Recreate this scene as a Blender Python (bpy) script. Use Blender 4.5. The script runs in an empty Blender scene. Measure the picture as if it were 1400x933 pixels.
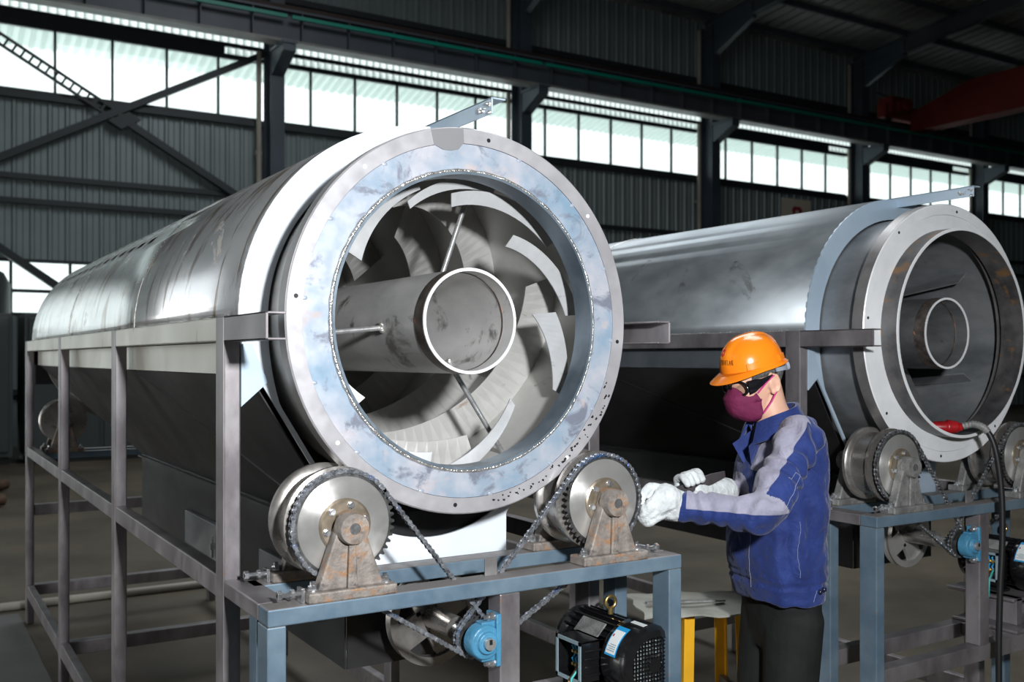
import bpy, bmesh, math, random
from mathutils import Vector, Matrix, noise as mnoise
PI = math.pi
random.seed(7)
sc = bpy.context.scene
col = sc.collection

# ------------------------------------------------------------------ camera
# world: X runs along the back wall, Y towards it, Z up; metres
cam_d = bpy.data.cameras.new('camera')
cam_d.sensor_width = 36.0
cam_d.lens = 35.0
cam_d.shift_y = 0.0168
cam_d.clip_end = 300
cam_d.dof.use_dof = True
cam_d.dof.focus_distance = 2.75
cam_d.dof.aperture_fstop = 4.5
cam = bpy.data.objects.new('camera', cam_d)
col.objects.link(cam)
cam.location = (0, 0, 1.62)
cam.rotation_euler = (PI / 2, 0, -math.atan2(0.5268, 0.850))
sc.camera = cam

# ------------------------------------------------------------------ view, world, lights
sc.view_settings.view_transform = 'Standard'
sc.view_settings.look = 'None'
sc.view_settings.gamma = 1.0
sc.view_settings.use_curve_mapping = False
sc.view_settings.exposure = 0.0
wd = bpy.data.worlds.new('sky')
sc.world = wd
wd.use_nodes = True
bg = wd.node_tree.nodes['Background']
bg.inputs['Color'].default_value = (0.93, 0.97, 1.0, 1)
bg.inputs['Strength'].default_value = 1.9


def area(name, loc, target, size, power, color=(1, 1, 1), size_y=None):
    d = bpy.data.lights.new(name, 'AREA')
    d.energy = power
    d.color = color
    d.size = size
    if size_y:
        d.shape = 'RECTANGLE'
        d.size_y = size_y
    o = bpy.data.objects.new(name, d)
    col.objects.link(o)
    o.location = loc
    o.rotation_euler = (Vector(target) - Vector(loc)).to_track_quat('-Z', 'Y').to_euler()
    return o


area('strobe_lamp', (0.62, -0.35, 2.13), (2.0, 2.6, 1.45), 0.16, 142, (0.965, 0.985, 1.0))
area('added_side_fill', (-5.2, 5.2, 1.5), (1.0, 5.0, 1.1), 5.0, 95, (1.0, 0.96, 0.88), 2.4)  # added side fill lamp, set by an unseen opening in the left wall
area('added_overhead_fill', (6.0, 8.0, 10.6), (6.0, 8.0, 0), 4.0, 850, (0.93, 0.97, 1.0), 12.0)  # added overhead fill for the hall, hung under the closed roof


# ------------------------------------------------------------------ mesh helpers
class MB:
    def __init__(self):
        self.bm = bmesh.new()

    def face(self, vs):
        try:
            return self.bm.faces.new(vs)
        except ValueError:
            return None

    def hull8(self, p):
        v = [self.bm.verts.new(q) for q in p]
        for f in ((0, 3, 2, 1), (4, 5, 6, 7), (0, 1, 5, 4), (1, 2, 6, 5), (2, 3, 7, 6), (3, 0, 4, 7)):
            self.face([v[i] for i in f])
        return self

    def box(self, x0, x1, y0, y1, z0, z1):
        return self.hull8([(x0, y0, z0), (x1, y0, z0), (x1, y1, z0), (x0, y1, z0),
                           (x0, y0, z1), (x1, y0, z1), (x1, y1, z1), (x0, y1, z1)])

    def beam(self, p, q, w, h, up=(0, 0, 1)):
        p, q = Vector(p), Vector(q)
        d = (q - p).normalized()
        u = Vector(up)
        s = d.cross(u)
        if s.length < 1e-4:
            s = d.cross(Vector((1, 0, 0)))
        s.normalize()
        u = s.cross(d).normalized()
        s, u = s * (w / 2), u * (h / 2)
        return self.hull8([p - s - u, p + s - u, q + s - u, q - s - u, p - s + u, p + s + u, q + s + u, q - s + u])

    def rings(self, rings, cap0=True, cap1=True, close=True):
        vs = [[self.bm.verts.new(p) for p in r] for r in rings]
        n = len(rings[0])
        m = n if close else n - 1
        for a, b in zip(vs, vs[1:]):
            for i in range(m):
                j = (i + 1) % n
                self.face([a[i], a[j], b[j], b[i]])
        if cap0:
            self.face(list(reversed(vs[0])))
        if cap1:
            self.face(vs[-1])
        return self

    def tube(self, pts, r, n=10, caps=True):
        pts = [Vector(p) for p in pts]
        k = len(pts)
        rr = r if isinstance(r, (list, tuple)) else [r] * k
        rs = []
        prev = None
        for i in range(k):
            t = (pts[min(i + 1, k - 1)] - pts[max(i - 1, 0)]).normalized()
            if prev is None:
                a = Vector((0, 0, 1)) if abs(t.z) < 0.9 else Vector((1, 0, 0))
            else:
                a = prev
            s = (a - t * a.dot(t)).normalized()
            prev = s
            b = t.cross(s)
            rs.append([pts[i] + (s * math.cos(2 * PI * j / n) + b * math.sin(2 * PI * j / n)) * rr[i] for j in range(n)])
        return self.rings(rs, caps, caps)

    def cyl(self, p, q, r0, r1=None, n=24):
        return self.tube([p, q], [r0, r0 if r1 is None else r1], n)

    def lathe(self, prof, o=(0, 0, 0), axis='y', n=48, closed=False, a0=0.0, a1=2 * PI):
        """prof: list of (radius, offset along the axis)."""
        full = abs(a1 - a0 - 2 * PI) < 1e-6
        k = n if full else n + 1
        o = Vector(o)
        vs = []
        for i in range(k):
            a = a0 + (a1 - a0) * i / n
            c, s = math.cos(a), math.sin(a)
            ring = []
            for r, t in prof:
                if axis == 'y':
                    p = Vector((r * c, t, r * s))
                elif axis == 'x':
                    p = Vector((t, r * c, r * s))
                else:
                    p = Vector((r * c, r * s, t))
                ring.append(self.bm.verts.new(o + p))
            vs.append(ring)
        m = len(prof)
        for i in range(n):
            A, B = vs[i], vs[(i + 1) % k]
            for j in range(m if closed else m - 1):
                jj = (j + 1) % m
                self.face([A[j], A[jj], B[jj], B[j]])
        if not full and closed:
            self.face(vs[0])
            self.face(list(reversed(vs[-1])))
        return self

    def annulus(self, ri, ro, y0, y1, o=(0, 0, 0), n=96, a0=0.0, a1=2 * PI):
        return self.lathe([(ri, y0), (ro, y0), (ro, y1), (ri, y1)], o, 'y', n, True, a0, a1)

    def disc(self, r, y0, y1, o=(0, 0, 0), n=48, axis='y'):
        o = Vector(o)
        d = {'y': Vector((0, 1, 0)), 'x': Vector((1, 0, 0)), 'z': Vector((0, 0, 1))}[axis]
        return self.cyl(o + d * y0, o + d * y1, r, r, n)

    def prism(self, poly, y0, y1, plane='xz'):
        def P(a, b, t):
            return {'xz': (a, t, b), 'yz': (t, a, b), 'xy': (a, b, t)}[plane]
        return self.rings([[P(a, b, y0) for a, b in poly], [P(a, b, y1) for a, b in poly]])

    def hexa(self, c, d, r, h):
        c, d = Vector(c), Vector(d).normalized()
        return self.cyl(c, c + d * h, r, r, 6)

    def sphere(self, c, rad, n=16, m=10):
        c = Vector(c)
        rx, ry, rz = rad if isinstance(rad, (list, tuple)) else (rad,) * 3
        rs = []
        for i in range(1, m):
            t = PI * i / m
            rs.append([c + Vector((rx * math.sin(t) * math.cos(2 * PI * j / n), ry * math.sin(t) * math.sin(2 * PI * j / n), -rz * math.cos(t))) for j in range(n)])
        return self.rings(rs)


def obj(name, mb, mat, parent=None, bevel=0.0, smooth=None, label=None, bev_seg=2):
    bm = mb.bm if isinstance(mb, MB) else mb
    bmesh.ops.recalc_face_normals(bm, faces=bm.faces)
    if bm.verts:
        lo = Vector([min(v.co[i] for v in bm.verts) for i in range(3)])
        hi = Vector([max(v.co[i] for v in bm.verts) for i in range(3)])
        c = (lo + hi) / 2
        for v in bm.verts:
            v.co -= c
    else:
        c = Vector((0, 0, 0))
    me = bpy.data.meshes.new(name)
    bm.to_mesh(me)
    bm.free()
    for m in (mat if isinstance(mat, (list, tuple)) else [mat]):
        me.materials.append(m)
    if smooth is not None:
        for p in me.polygons:
            p.use_smooth = True
        me.set_sharp_from_angle(angle=math.radians(smooth))
    o = bpy.data.objects.new(name, me)
    col.objects.link(o)
    if parent is not None:
        o.parent = parent
        off = Vector((0, 0, 0))
        q = parent
        while q is not None:            # vertices are written in the thing's own frame
            if q.get('_root'):
                break
            off += q.location
            q = q.parent
        c = c - off
    o.location = c
    if bevel:
        b = o.modifiers.new('bevel', 'BEVEL')
        b.width = bevel
        b.segments = bev_seg
        b.limit_method = 'ANGLE'
        b.angle_limit = math.radians(40)
    if label:
        o['label'] = label
    return o


def thing(name, label, cat, loc=(0, 0, 0), group=None, rotz=0.0):
    o = bpy.data.objects.new(name, None)
    o.empty_display_size = 0.1
    col.objects.link(o)
    o.location = loc
    o.rotation_euler = (0, 0, rotz)
    o['label'] = label
    o['category'] = cat
    o['_root'] = 1
    if group:
        o['group'] = group
    return o


def tag(o, label, cat, group=None):
    o['label'] = label
    o['category'] = cat
    o['_root'] = 1
    if group:
        o['group'] = group
    return o


def struct(name, mb, mat, label=None, smooth=None, bevel=0):
    o = obj(name, mb, mat, None, bevel, smooth)
    o['kind'] = 'structure'
    if label:
        o['label'] = label
    return o


# ------------------------------------------------------------------ materials
def new_mat(name):
    m = bpy.data.materials.new(name)
    m.use_nodes = True
    nt = m.node_tree
    return m, nt, nt.nodes['Principled BSDF'], nt.nodes.new, nt.links.new


def plain(name, c, rough=0.5, metal=0.0, spec=0.5, var=0.0, scale=8.0, coat=0.0, bump=0.0, bscale=80.0):
    m, nt, b, N, L = new_mat(name)
    b.inputs['Base Color'].default_value = (*c, 1)
    b.inputs['Roughness'].default_value = rough
    b.inputs['Metallic'].default_value = metal
    b.inputs['Specular IOR Level'].default_value = spec
    b.inputs['Coat Weight'].default_value = coat
    tc = N('ShaderNodeTexCoord')
    if var:
        n = N('ShaderNodeTexNoise')
        n.inputs['Scale'].default_value = scale
        n.inputs['Detail'].default_value = 6
        L(tc.outputs['Object'], n.inputs['Vector'])
        r = N('ShaderNodeMapRange')
        r.inputs['From Min'].default_value = 0.3
        r.inputs['From Max'].default_value = 0.7
        r.inputs['To Min'].default_value = 1 - var
        r.inputs['To Max'].default_value = 1 + var
        L(n.outputs['Fac'], r.inputs['Value'])
        mx = N('ShaderNodeVectorMath')
        mx.operation = 'SCALE'
        mx.inputs[0].default_value = c
        L(r.outputs['Result'], mx.inputs['Scale'])
        L(mx.outputs['Vector'], b.inputs['Base Color'])
    if bump:
        n2 = N('ShaderNodeTexNoise')
        n2.inputs['Scale'].default_value = bscale
        n2.inputs['Detail'].default_value = 4
        L(tc.outputs['Object'], n2.inputs['Vector'])
        bp = N('ShaderNodeBump')
        bp.inputs['Strength'].default_value = bump
        bp.inputs['Distance'].default_value = 0.01
        L(n2.outputs['Fac'], bp.inputs['Height'])
        L(bp.outputs['Normal'], b.inputs['Normal'])
    return m


def steel(name, c1, c2, metal=0.75, rough=0.4, scale=5.0, stretch=(1, 1, 1), rust=0.0, rust_c=(0.30, 0.13, 0.05),
          smudge=0.0, smudge_c=(0.05, 0.045, 0.04), smudge_scale=9.0, rust_scale=7.0, bump=0.0, smudge_stretch=(1, 1, 1), rough_var=0.15, detail=6):
    """mill steel: two tones mixed by noise, dark smudges and rust spots laid over it"""
    m, nt, b, N, L = new_mat(name)
    tc = N('ShaderNodeTexCoord')
    mp = N('ShaderNodeMapping')
    mp.inputs['Scale'].default_value = stretch
    L(tc.outputs['Object'], mp.inputs['Vector'])
    n = N('ShaderNodeTexNoise')
    n.inputs['Scale'].default_value = scale
    n.inputs['Detail'].default_value = detail
    n.inputs['Roughness'].default_value = 0.6
    L(mp.outputs['Vector'], n.inputs['Vector'])
    cr = N('ShaderNodeValToRGB')
    cr.color_ramp.elements[0].position = 0.36
    cr.color_ramp.elements[1].position = 0.64
    cr.color_ramp.elements[0].color = (*c1, 1)
    cr.color_ramp.elements[1].color = (*c2, 1)
    L(n.outputs['Fac'], cr.inputs['Fac'])
    out = cr.outputs['Color']
    rr = N('ShaderNodeMapRange')
    rr.inputs['To Min'].default_value = max(rough - rough_var, 0.05)
    rr.inputs['To Max'].default_value = rough + rough_var
    n3 = N('ShaderNodeTexNoise')
    n3.inputs['Scale'].default_value = scale * 4
    n3.inputs['Detail'].default_value = 5
    L(mp.outputs['Vector'], n3.inputs['Vector'])
    L(n3.outputs['Fac'], rr.inputs['Value'])
    L(rr.outputs['Result'], b.inputs['Roughness'])
    b.inputs['Metallic'].default_value = metal

    def layer(src, amount, colr, sca, st, det):
        mpp = N('ShaderNodeMapping')
        mpp.inputs['Scale'].default_value = st
        mpp.inputs['Location'].default_value = (3.1, 1.7, 5.3)
        L(tc.outputs['Object'], mpp.inputs['Vector'])
        nn = N('ShaderNodeTexNoise')
        nn.inputs['Scale'].default_value = sca
        nn.inputs['Detail'].default_value = det
        nn.inputs['Roughness'].default_value = 0.65
        nn.inputs['Distortion'].default_value = 0.6
        L(mpp.outputs['Vector'], nn.inputs['Vector'])
        mr = N('ShaderNodeMapRange')
        t = 0.72 - 0.28 * amount
        mr.inputs['From Min'].default_value = t
        mr.inputs['From Max'].default_value = t + 0.09
        L(nn.outputs['Fac'], mr.inputs['Value'])
        mx = N('ShaderNodeMix')
        mx.data_type = 'RGBA'
        L(mr.outputs['Result'], mx.inputs['Factor'])
        L(src, mx.inputs[6])
        mx.inputs[7].default_value = (*colr, 1)
        return mx.outputs[2], mr.outputs['Result']
    if smudge:
        out, _ = layer(out, smudge, smudge_c, smudge_scale, smudge_stretch, 8)
    if rust:
        out, f = layer(out, rust, rust_c, rust_scale, (1, 1, 1.3), 9)
        mm = N('ShaderNodeMapRange')
        mm.inputs['To Min'].default_value = metal
        mm.inputs['To Max'].default_value = metal * 0.2
        L(f, mm.inputs['Value'])
        L(mm.outputs['Result'], b.inputs['Metallic'])
    L(out, b.inputs['Base Color'])
    if bump:
        bp = N('ShaderNodeBump')
        bp.inputs['Strength'].default_value = bump
        bp.inputs['Distance'].default_value = 0.004
        n4 = N('ShaderNodeTexNoise')
        n4.inputs['Scale'].default_value = 160
        n4.inputs['Detail'].default_value = 3
        L(tc.outputs['Object'], n4.inputs['Vector'])
        L(n4.outputs['Fac'], bp.inputs['Height'])
        L(bp.outputs['Normal'], b.inputs['Normal'])
    return m


M = {}
M['tube'] = steel('tube_steel', (0.16, 0.145, 0.155), (0.33, 0.31, 0.32), 0.55, 0.42, 6, (1, 1, 0.5), rust=0.28, rust_c=(0.20, 0.10, 0.06), smudge=0.25, smudge_c=(0.08, 0.07, 0.07))
M['table'] = steel('table_steel', (0.105, 0.165, 0.225), (0.165, 0.235, 0.295), 0.30, 0.45, 7, rust=0.22, rust_c=(0.26, 0.12, 0.06), smudge=0.3, smudge_c=(0.25, 0.23, 0.22), smudge_scale=6)


def dusted(m, c, amount=0.85):
    nt = m.node_tree
    b = nt.nodes['Principled BSDF']
    src = b.inputs['Base Color'].links[0].from_socket
    g = nt.nodes.new('ShaderNodeNewGeometry')
    sp = nt.nodes.new('ShaderNodeSeparateXYZ')
    nt.links.new(g.outputs['Normal'], sp.inputs[0])
    mr = nt.nodes.new('ShaderNodeMapRange')
    mr.inputs['From Min'].default_value = 0.6
    mr.inputs['From Max'].default_value = 0.9
    mr.inputs['To Max'].default_value = amount
    nt.links.new(sp.outputs['Z'], mr.inputs['Value'])
    mx = nt.nodes.new('ShaderNodeMix')
    mx.data_type = 'RGBA'
    nt.links.new(mr.outputs['Result'], mx.inputs['Factor'])
    nt.links.new(src, mx.inputs[6])
    mx.inputs[7].default_value = (*c, 1)
    nt.links.new(mx.outputs[2], b.inputs['Base Color'])


dusted(M['table'], (0.27, 0.235, 0.22))
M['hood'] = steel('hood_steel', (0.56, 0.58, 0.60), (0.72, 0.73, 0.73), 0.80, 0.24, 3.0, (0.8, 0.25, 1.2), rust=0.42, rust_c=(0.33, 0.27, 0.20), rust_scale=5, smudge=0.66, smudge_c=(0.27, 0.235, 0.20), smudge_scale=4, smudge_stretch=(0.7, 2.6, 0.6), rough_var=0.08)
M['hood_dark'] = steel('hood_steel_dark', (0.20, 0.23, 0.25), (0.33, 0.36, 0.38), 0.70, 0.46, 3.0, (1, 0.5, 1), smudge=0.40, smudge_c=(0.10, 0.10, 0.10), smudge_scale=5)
M['plate'] = steel('plate_steel', (0.70, 0.76, 0.82), (0.80, 0.85, 0.90), 0.10, 0.42, 2.5, smudge=0.10, smudge_c=(0.4, 0.42, 0.44))
M['plate_blue'] = steel('plate_steel_blue', (0.36, 0.46, 0.56), (0.46, 0.56, 0.66), 0.25, 0.42, 2.5, smudge=0.22, smudge_c=(0.22, 0.23, 0.24))
M['skirt'] = steel('skirt_steel', (0.46, 0.44, 0.39), (0.60, 0.58, 0.53), 0.55, 0.40, 3, smudge=0.25, smudge_c=(0.2, 0.19, 0.17))
M['hopper'] = steel('hopper_steel', (0.022, 0.022, 0.023), (0.055, 0.055, 0.057), 0.55, 0.36, 2.2, (1, 0.6, 1), smudge=0.15, smudge_c=(0.10, 0.10, 0.10))
M['tire'] = steel('machined_ring', (0.42, 0.41, 0.43), (0.52, 0.51, 0.53), 0.40, 0.38, 6, smudge=0.16, smudge_c=(0.36, 0.36, 0.37), smudge_scale=5)
M['tire_bright'] = steel('machined_ring_bright', (0.80, 0.82, 0.84), (0.92, 0.93, 0.95), 0.20, 0.36, 6, smudge=0.2, smudge_c=(0.6, 0.62, 0.65), smudge_scale=5)
M['ringside'] = steel('ring_edge', (0.20, 0.19, 0.19), (0.34, 0.33, 0.33), 0.6, 0.42, 6, rust=0.12)
M['endplate'] = steel('end_plate', (0.26, 0.38, 0.50), (0.54, 0.54, 0.59), 0.30, 0.36, 5, smudge=0.66, smudge_c=(0.22, 0.24, 0.30), smudge_scale=10, rust=0.5, rust_c=(0.46, 0.40, 0.40), rust_scale=5)
M['collar'] = steel('collar_steel', (0.13, 0.17, 0.21), (0.22, 0.27, 0.32), 0.5, 0.4, 8)
M['collar_rust'] = steel('collar_rust', (0.06, 0.06, 0.065), (0.15, 0.145, 0.145), 0.4, 0.42, 8, rust=0.55, rust_c=(0.18, 0.10, 0.045), rust_scale=9)
M['skirt_dark'] = steel('skirt_steel_dark', (0.10, 0.12, 0.14), (0.16, 0.18, 0.20), 0.4, 0.4, 3)
M['drum'] = steel('drum_steel', (0.46, 0.455, 0.44), (0.62, 0.61, 0.59), 0.25, 0.38, 5, (1, 0.5, 1), rust=0.18, rust_c=(0.30, 0.20, 0.12), smudge=0.20, smudge_c=(0.16, 0.16, 0.15), smudge_scale=12, smudge_stretch=(1, 0.5, 1))
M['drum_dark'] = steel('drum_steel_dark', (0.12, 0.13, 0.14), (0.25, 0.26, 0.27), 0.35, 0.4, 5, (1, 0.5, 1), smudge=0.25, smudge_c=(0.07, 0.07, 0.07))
M['feed'] = steel('feed_tube_steel', (0.58, 0.575, 0.57), (0.76, 0.75, 0.74), 0.20, 0.40, 7, (1.4, 0.5, 1), smudge=0.55, smudge_c=(0.22, 0.21, 0.20), smudge_scale=7, rust=0.12, rust_c=(0.34, 0.18, 0.10))
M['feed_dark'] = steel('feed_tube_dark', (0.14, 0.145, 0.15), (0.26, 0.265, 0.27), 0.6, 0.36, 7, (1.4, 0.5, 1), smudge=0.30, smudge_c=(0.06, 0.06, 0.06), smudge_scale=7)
M['blade'] = steel('blade_steel', (0.50, 0.51, 0.52), (0.62, 0.63, 0.64), 0.35, 0.36, 5, smudge=0.26, smudge_c=(0.28, 0.28, 0.29), smudge_scale=14)
M['rod'] = steel('rod_steel', (0.45, 0.45, 0.45), (0.60, 0.60, 0.60), 0.7, 0.3, 12)
M['burn'] = steel('burnt_band', (0.06, 0.05, 0.05), (0.20, 0.17, 0.15), 0.5, 0.45, 14, rust=0.42, rust_c=(0.46, 0.17, 0.08), rust_scale=16)
M['weld'] = steel('weld_bead', (0.50, 0.48, 0.45), (0.78, 0.77, 0.75), 0.8, 0.25, 60, rust=0.25, rust_c=(0.34, 0.24, 0.15), rust_scale=14, bump=0.8)
M['roller'] = steel('roller_steel', (0.30, 0.28, 0.26), (0.46, 0.44, 0.42), 0.8, 0.30, 7, rust=0.22, rust_c=(0.30, 0.17, 0.09))
M['sprocket'] = steel('sprocket_steel', (0.56, 0.55, 0.53), (0.70, 0.69, 0.67), 0.74, 0.33, 6, smudge=0.2, smudge_c=(0.24, 0.22, 0.2), rust=0.08, rust_c=(0.3, 0.2, 0.12))
_nt = M['sprocket'].node_tree
_b = _nt.nodes['Principled BSDF']
_b.inputs['Anisotropic'].default_value = 0.75
_b.inputs['Anisotropic Rotation'].default_value = 0.25
_tg = _nt.nodes.new('ShaderNodeTangent')
_tg.direction_type = 'RADIAL'
_tg.axis = 'Y'
_nt.links.new(_tg.outputs['Tangent'], _b.inputs['Tangent'])
M['teeth'] = steel('sprocket_teeth', (0.07, 0.07, 0.07), (0.16, 0.16, 0.16), 0.8, 0.4, 20)
M['hub'] = steel('hub_steel', (0.26, 0.21, 0.15), (0.40, 0.34, 0.27), 0.7, 0.35, 12, rust=0.3, rust_c=(0.28, 0.16, 0.08))
M['cast'] = steel('cast_iron_rusty', (0.17, 0.15, 0.135), (0.32, 0.28, 0.25), 0.25, 0.6, 30, rust=0.66, rust_c=(0.30, 0.155, 0.07), rust_scale=13, smudge=0.6, smudge_c=(0.10, 0.09, 0.09), smudge_scale=22, bump=0.35)
M['sleeve'] = plain('slot_shade_black', (0.012, 0.012, 0.012), 0.9, 0, 0.1)  # near black, stands in for the shade behind the hood slots
M['ring_patch'] = plain('grey_patch', (0.28, 0.28, 0.29), 0.35, 0.3)
M['cast_grey'] = steel('cast_iron_grey', (0.17, 0.17, 0.165), (0.30, 0.30, 0.29), 0.4, 0.55, 22, smudge=0.3, smudge_c=(0.07, 0.07, 0.07), bump=0.7)
M['zinc'] = steel('zinc_bolt', (0.55, 0.57, 0.60), (0.75, 0.76, 0.78), 0.9, 0.22, 30)
M['chain'] = steel('chain_steel', (0.16, 0.17, 0.19), (0.48, 0.50, 0.54), 0.75, 0.30, 55, smudge=0.50, smudge_c=(0.02, 0.16, 0.50), smudge_scale=7)
M['chain_dark'] = steel('chain_steel_dark', (0.14, 0.14, 0.15), (0.40, 0.41, 0.42), 0.75, 0.32, 55)
M['blue_cast'] = plain('blue_bearing_paint', (0.06, 0.22, 0.36), 0.35, 0, 0.5, 0.18, 20, bump=0.25)
M['motor'] = plain('black_motor_paint', (0.008, 0.008, 0.009), 0.22, 0, 0.5, 0.2, 20, coat=0.3)
M['motor_in'] = plain('grey_box_paint', (0.25, 0.34, 0.38), 0.4, 0, 0.5, 0.1, 10)
M['black'] = plain('black_rubber', (0.012, 0.012, 0.013), 0.45, 0, 0.4)
M['brass'] = plain('brass', (0.55, 0.40, 0.16), 0.3, 0.9)
M['copper'] = plain('copper', (0.55, 0.25, 0.12), 0.3, 0.9)
M['sticker_blue'] = plain('sticker_blue', (0.02, 0.30, 0.62), 0.4)
M['sticker_white'] = plain('sticker_white', (0.75, 0.78, 0.78), 0.4)
M['red'] = plain('red_plastic', (0.32, 0.008, 0.012), 0.35, 0, 0.5, 0.3, 30)
M['green_wire'] = plain('green_wire', (0.05, 0.40, 0.38), 0.4)
M['fan'] = plain('fan_plastic', (0.75, 0.82, 0.84), 0.5)
M['yellow'] = plain('yellow_paint', (0.80, 0.42, 0.015), 0.4, 0, 0.5, 0.12, 9)
M['seat'] = steel('seat_sheet', (0.30, 0.30, 0.26), (0.40, 0.40, 0.36), 0.15, 0.55, 6, smudge=0.2, smudge_c=(0.2, 0.2, 0.18))
M['wall'] = plain('wall_sheet', (0.19, 0.23, 0.235), 0.45, 0.2, 0.4, 0.12, 0.8)
M['girt'] = plain('girt_steel', (0.028, 0.034, 0.038), 0.5, 0.2, 0.4, 0.1, 2)
M['column'] = plain('column_paint', (0.050, 0.066, 0.085), 0.42, 0.1, 0.5, 0.15, 1.5)
M['beam'] = plain('beam_paint', (0.060, 0.070, 0.085), 0.5, 0.1, 0.5, 0.15, 1.5)
M['beam_edge'] = plain('beam_flange_paint', (0.17, 0.17, 0.16), 0.5, 0.1, 0.5, 0.2, 3)
M['rail'] = plain('rail_steel', (0.035, 0.022, 0.02), 0.6, 0.3, 0.4, 0.2, 2)
M['conductor'] = plain('green_conductor', (0.0, 0.22, 0.16), 0.45)
M['pipe'] = plain('downpipe', (0.30, 0.28, 0.24), 0.5, 0, 0.5, 0.15, 2)
M['crane'] = plain('crane_paint', (0.125, 0.018, 0.012), 0.7, 0, 0.2, 0.2, 1.2)
M['ceiling'] = plain('ceiling_sheet', (0.20, 0.205, 0.195), 0.5, 0.3, 0.4, 0.55, 0.5)
M['cream'] = plain('sign_cream', (0.62, 0.57, 0.47), 0.6, 0, 0.3, 0.1, 2)
M['sign_red'] = plain('sign_red', (0.32, 0.02, 0.045), 0.6)
M['cabinet'] = plain('cabinet_grey', (0.055, 0.065, 0.068), 0.4, 0.1, 0.5, 0.12, 1.2)
M['cabinet_dark'] = plain('cabinet_seam', (0.012, 0.013, 0.014), 0.5)
M['wood'] = plain('old_timber', (0.10, 0.06, 0.04), 0.7, 0, 0.3, 0.3, 12)


def floor_mat():
    m, nt, b, N, L = new_mat('concrete_floor')
    tc = N('ShaderNodeTexCoord')
    n = N('ShaderNodeTexNoise')
    n.inputs['Scale'].default_value = 0.9
    n.inputs['Detail'].default_value = 9
    n.inputs['Roughness'].default_value = 0.62
    L(tc.outputs['Object'], n.inputs['Vector'])
    cr = N('ShaderNodeValToRGB')
    e = cr.color_ramp.elements
    e[0].position = 0.34
    e[0].color = (0.048, 0.038, 0.025, 1)
    e[1].position = 0.66
    e[1].color = (0.115, 0.094, 0.065, 1)
    L(n.outputs['Fac'], cr.inputs['Fac'])
    L(cr.outputs['Color'], b.inputs['Base Color'])
    b.inputs['Roughness'].default_value = 0.6
    bp = N('ShaderNodeBump')
    bp.inputs['Strength'].default_value = 0.15
    n2 = N('ShaderNodeTexNoise')
    n2.inputs['Scale'].default_value = 40
    L(tc.outputs['Object'], n2.inputs['Vector'])
    L(n2.outputs['Fac'], bp.inputs['Height'])
    L(bp.outputs['Normal'], b.inputs['Normal'])
    return m


def pane_mat(name, trans, tint):
    m, nt, b, N, L = new_mat(name)
    nt.nodes.remove(b)
    t = N('ShaderNodeBsdfTransparent')
    t.inputs['Color'].default_value = (*tint, 1)
    d = N('ShaderNodeBsdfTranslucent')
    d.inputs['Color'].default_value = (0.8, 0.85, 0.83, 1)
    g = N('ShaderNodeBsdfGlossy')
    g.inputs['Roughness'].default_value = 0.1
    mx = N('ShaderNodeMixShader')
    mx.inputs[0].default_value = trans
    L(t.outputs[0], mx.inputs[1])
    L(d.outputs[0], mx.inputs[2])
    mx2 = N('ShaderNodeMixShader')
    mx2.inputs[0].default_value = 0.04
    L(mx.outputs[0], mx2.inputs[1])
    L(g.outputs[0], mx2.inputs[2])
    L(mx2.outputs[0], nt.nodes['Material Output'].inputs['Surface'])
    return m


M['floor'] = floor_mat()
M['slab'] = plain('smooth_slab', (0.115, 0.115, 0.115), 0.55, 0, 0.4, 0.12, 3, bump=0.1)
M['glass'] = pane_mat('window_glass', 0.18, (0.93, 0.98, 0.96))
M['translucent'] = pane_mat('translucent_sheet', 0.8, (0.9, 0.95, 0.9))

# ================================================================== THE HALL
WY = 20.3                       # inside face of the back wall
COLX = [0.6 + 6.0 * i for i in range(-1, 8)]
XL, XR, YF = -5.6, 43.0, -9.0


def corr(mb, x0, x1, z0, z1, y, pitch=0.30, dep=0.03):
    """trapezoid-ribbed sheet standing in the x-z plane"""
    prof = []
    x = x0
    while x < x1 - 1e-6:
        for dx, d in ((0, 0), (0.03, dep), (0.075, dep), (0.105, 0), (0.19, 0), (0.2, dep * .3), (0.21, 0)):
            if x + dx < x1:
                prof.append((x + dx, y - d))
        x += pitch
    prof.append((x1, y))
    vs0 = [mb.bm.verts.new((a, b, z0)) for a, b in prof]
    vs1 = [mb.bm.verts.new((a, b, z1)) for a, b in prof]
    for i in range(len(prof) - 1):
        mb.face([vs0[i], vs0[i + 1], vs1[i + 1], vs1[i]])


fl = MB().box(XL, XR, YF, WY + 0.2, -0.2, 0.0)
struct('floor', fl, M['floor'])
sl = MB().box(-4.0, 0.665, 0.2, 7.0, 0.0, 0.006)
struct('path_1', sl, M['slab'], 'smooth grey concrete strip beside the machine')

LWX = 6.3                       # the low windows end here
wb = MB()
corr(wb, 0.3, XR, 0, 2.46, WY)
corr(wb, LWX, XR, 2.46, 3.42, WY)
corr(wb, 0.3, XR, 3.42, 6.55, WY)
corr(wb, XL, 0.3, 4.7, 6.55, WY)
corr(wb, XL, XR, 8.22, 10.9, WY)
struct('wall_back', wb, M['wall'])
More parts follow.
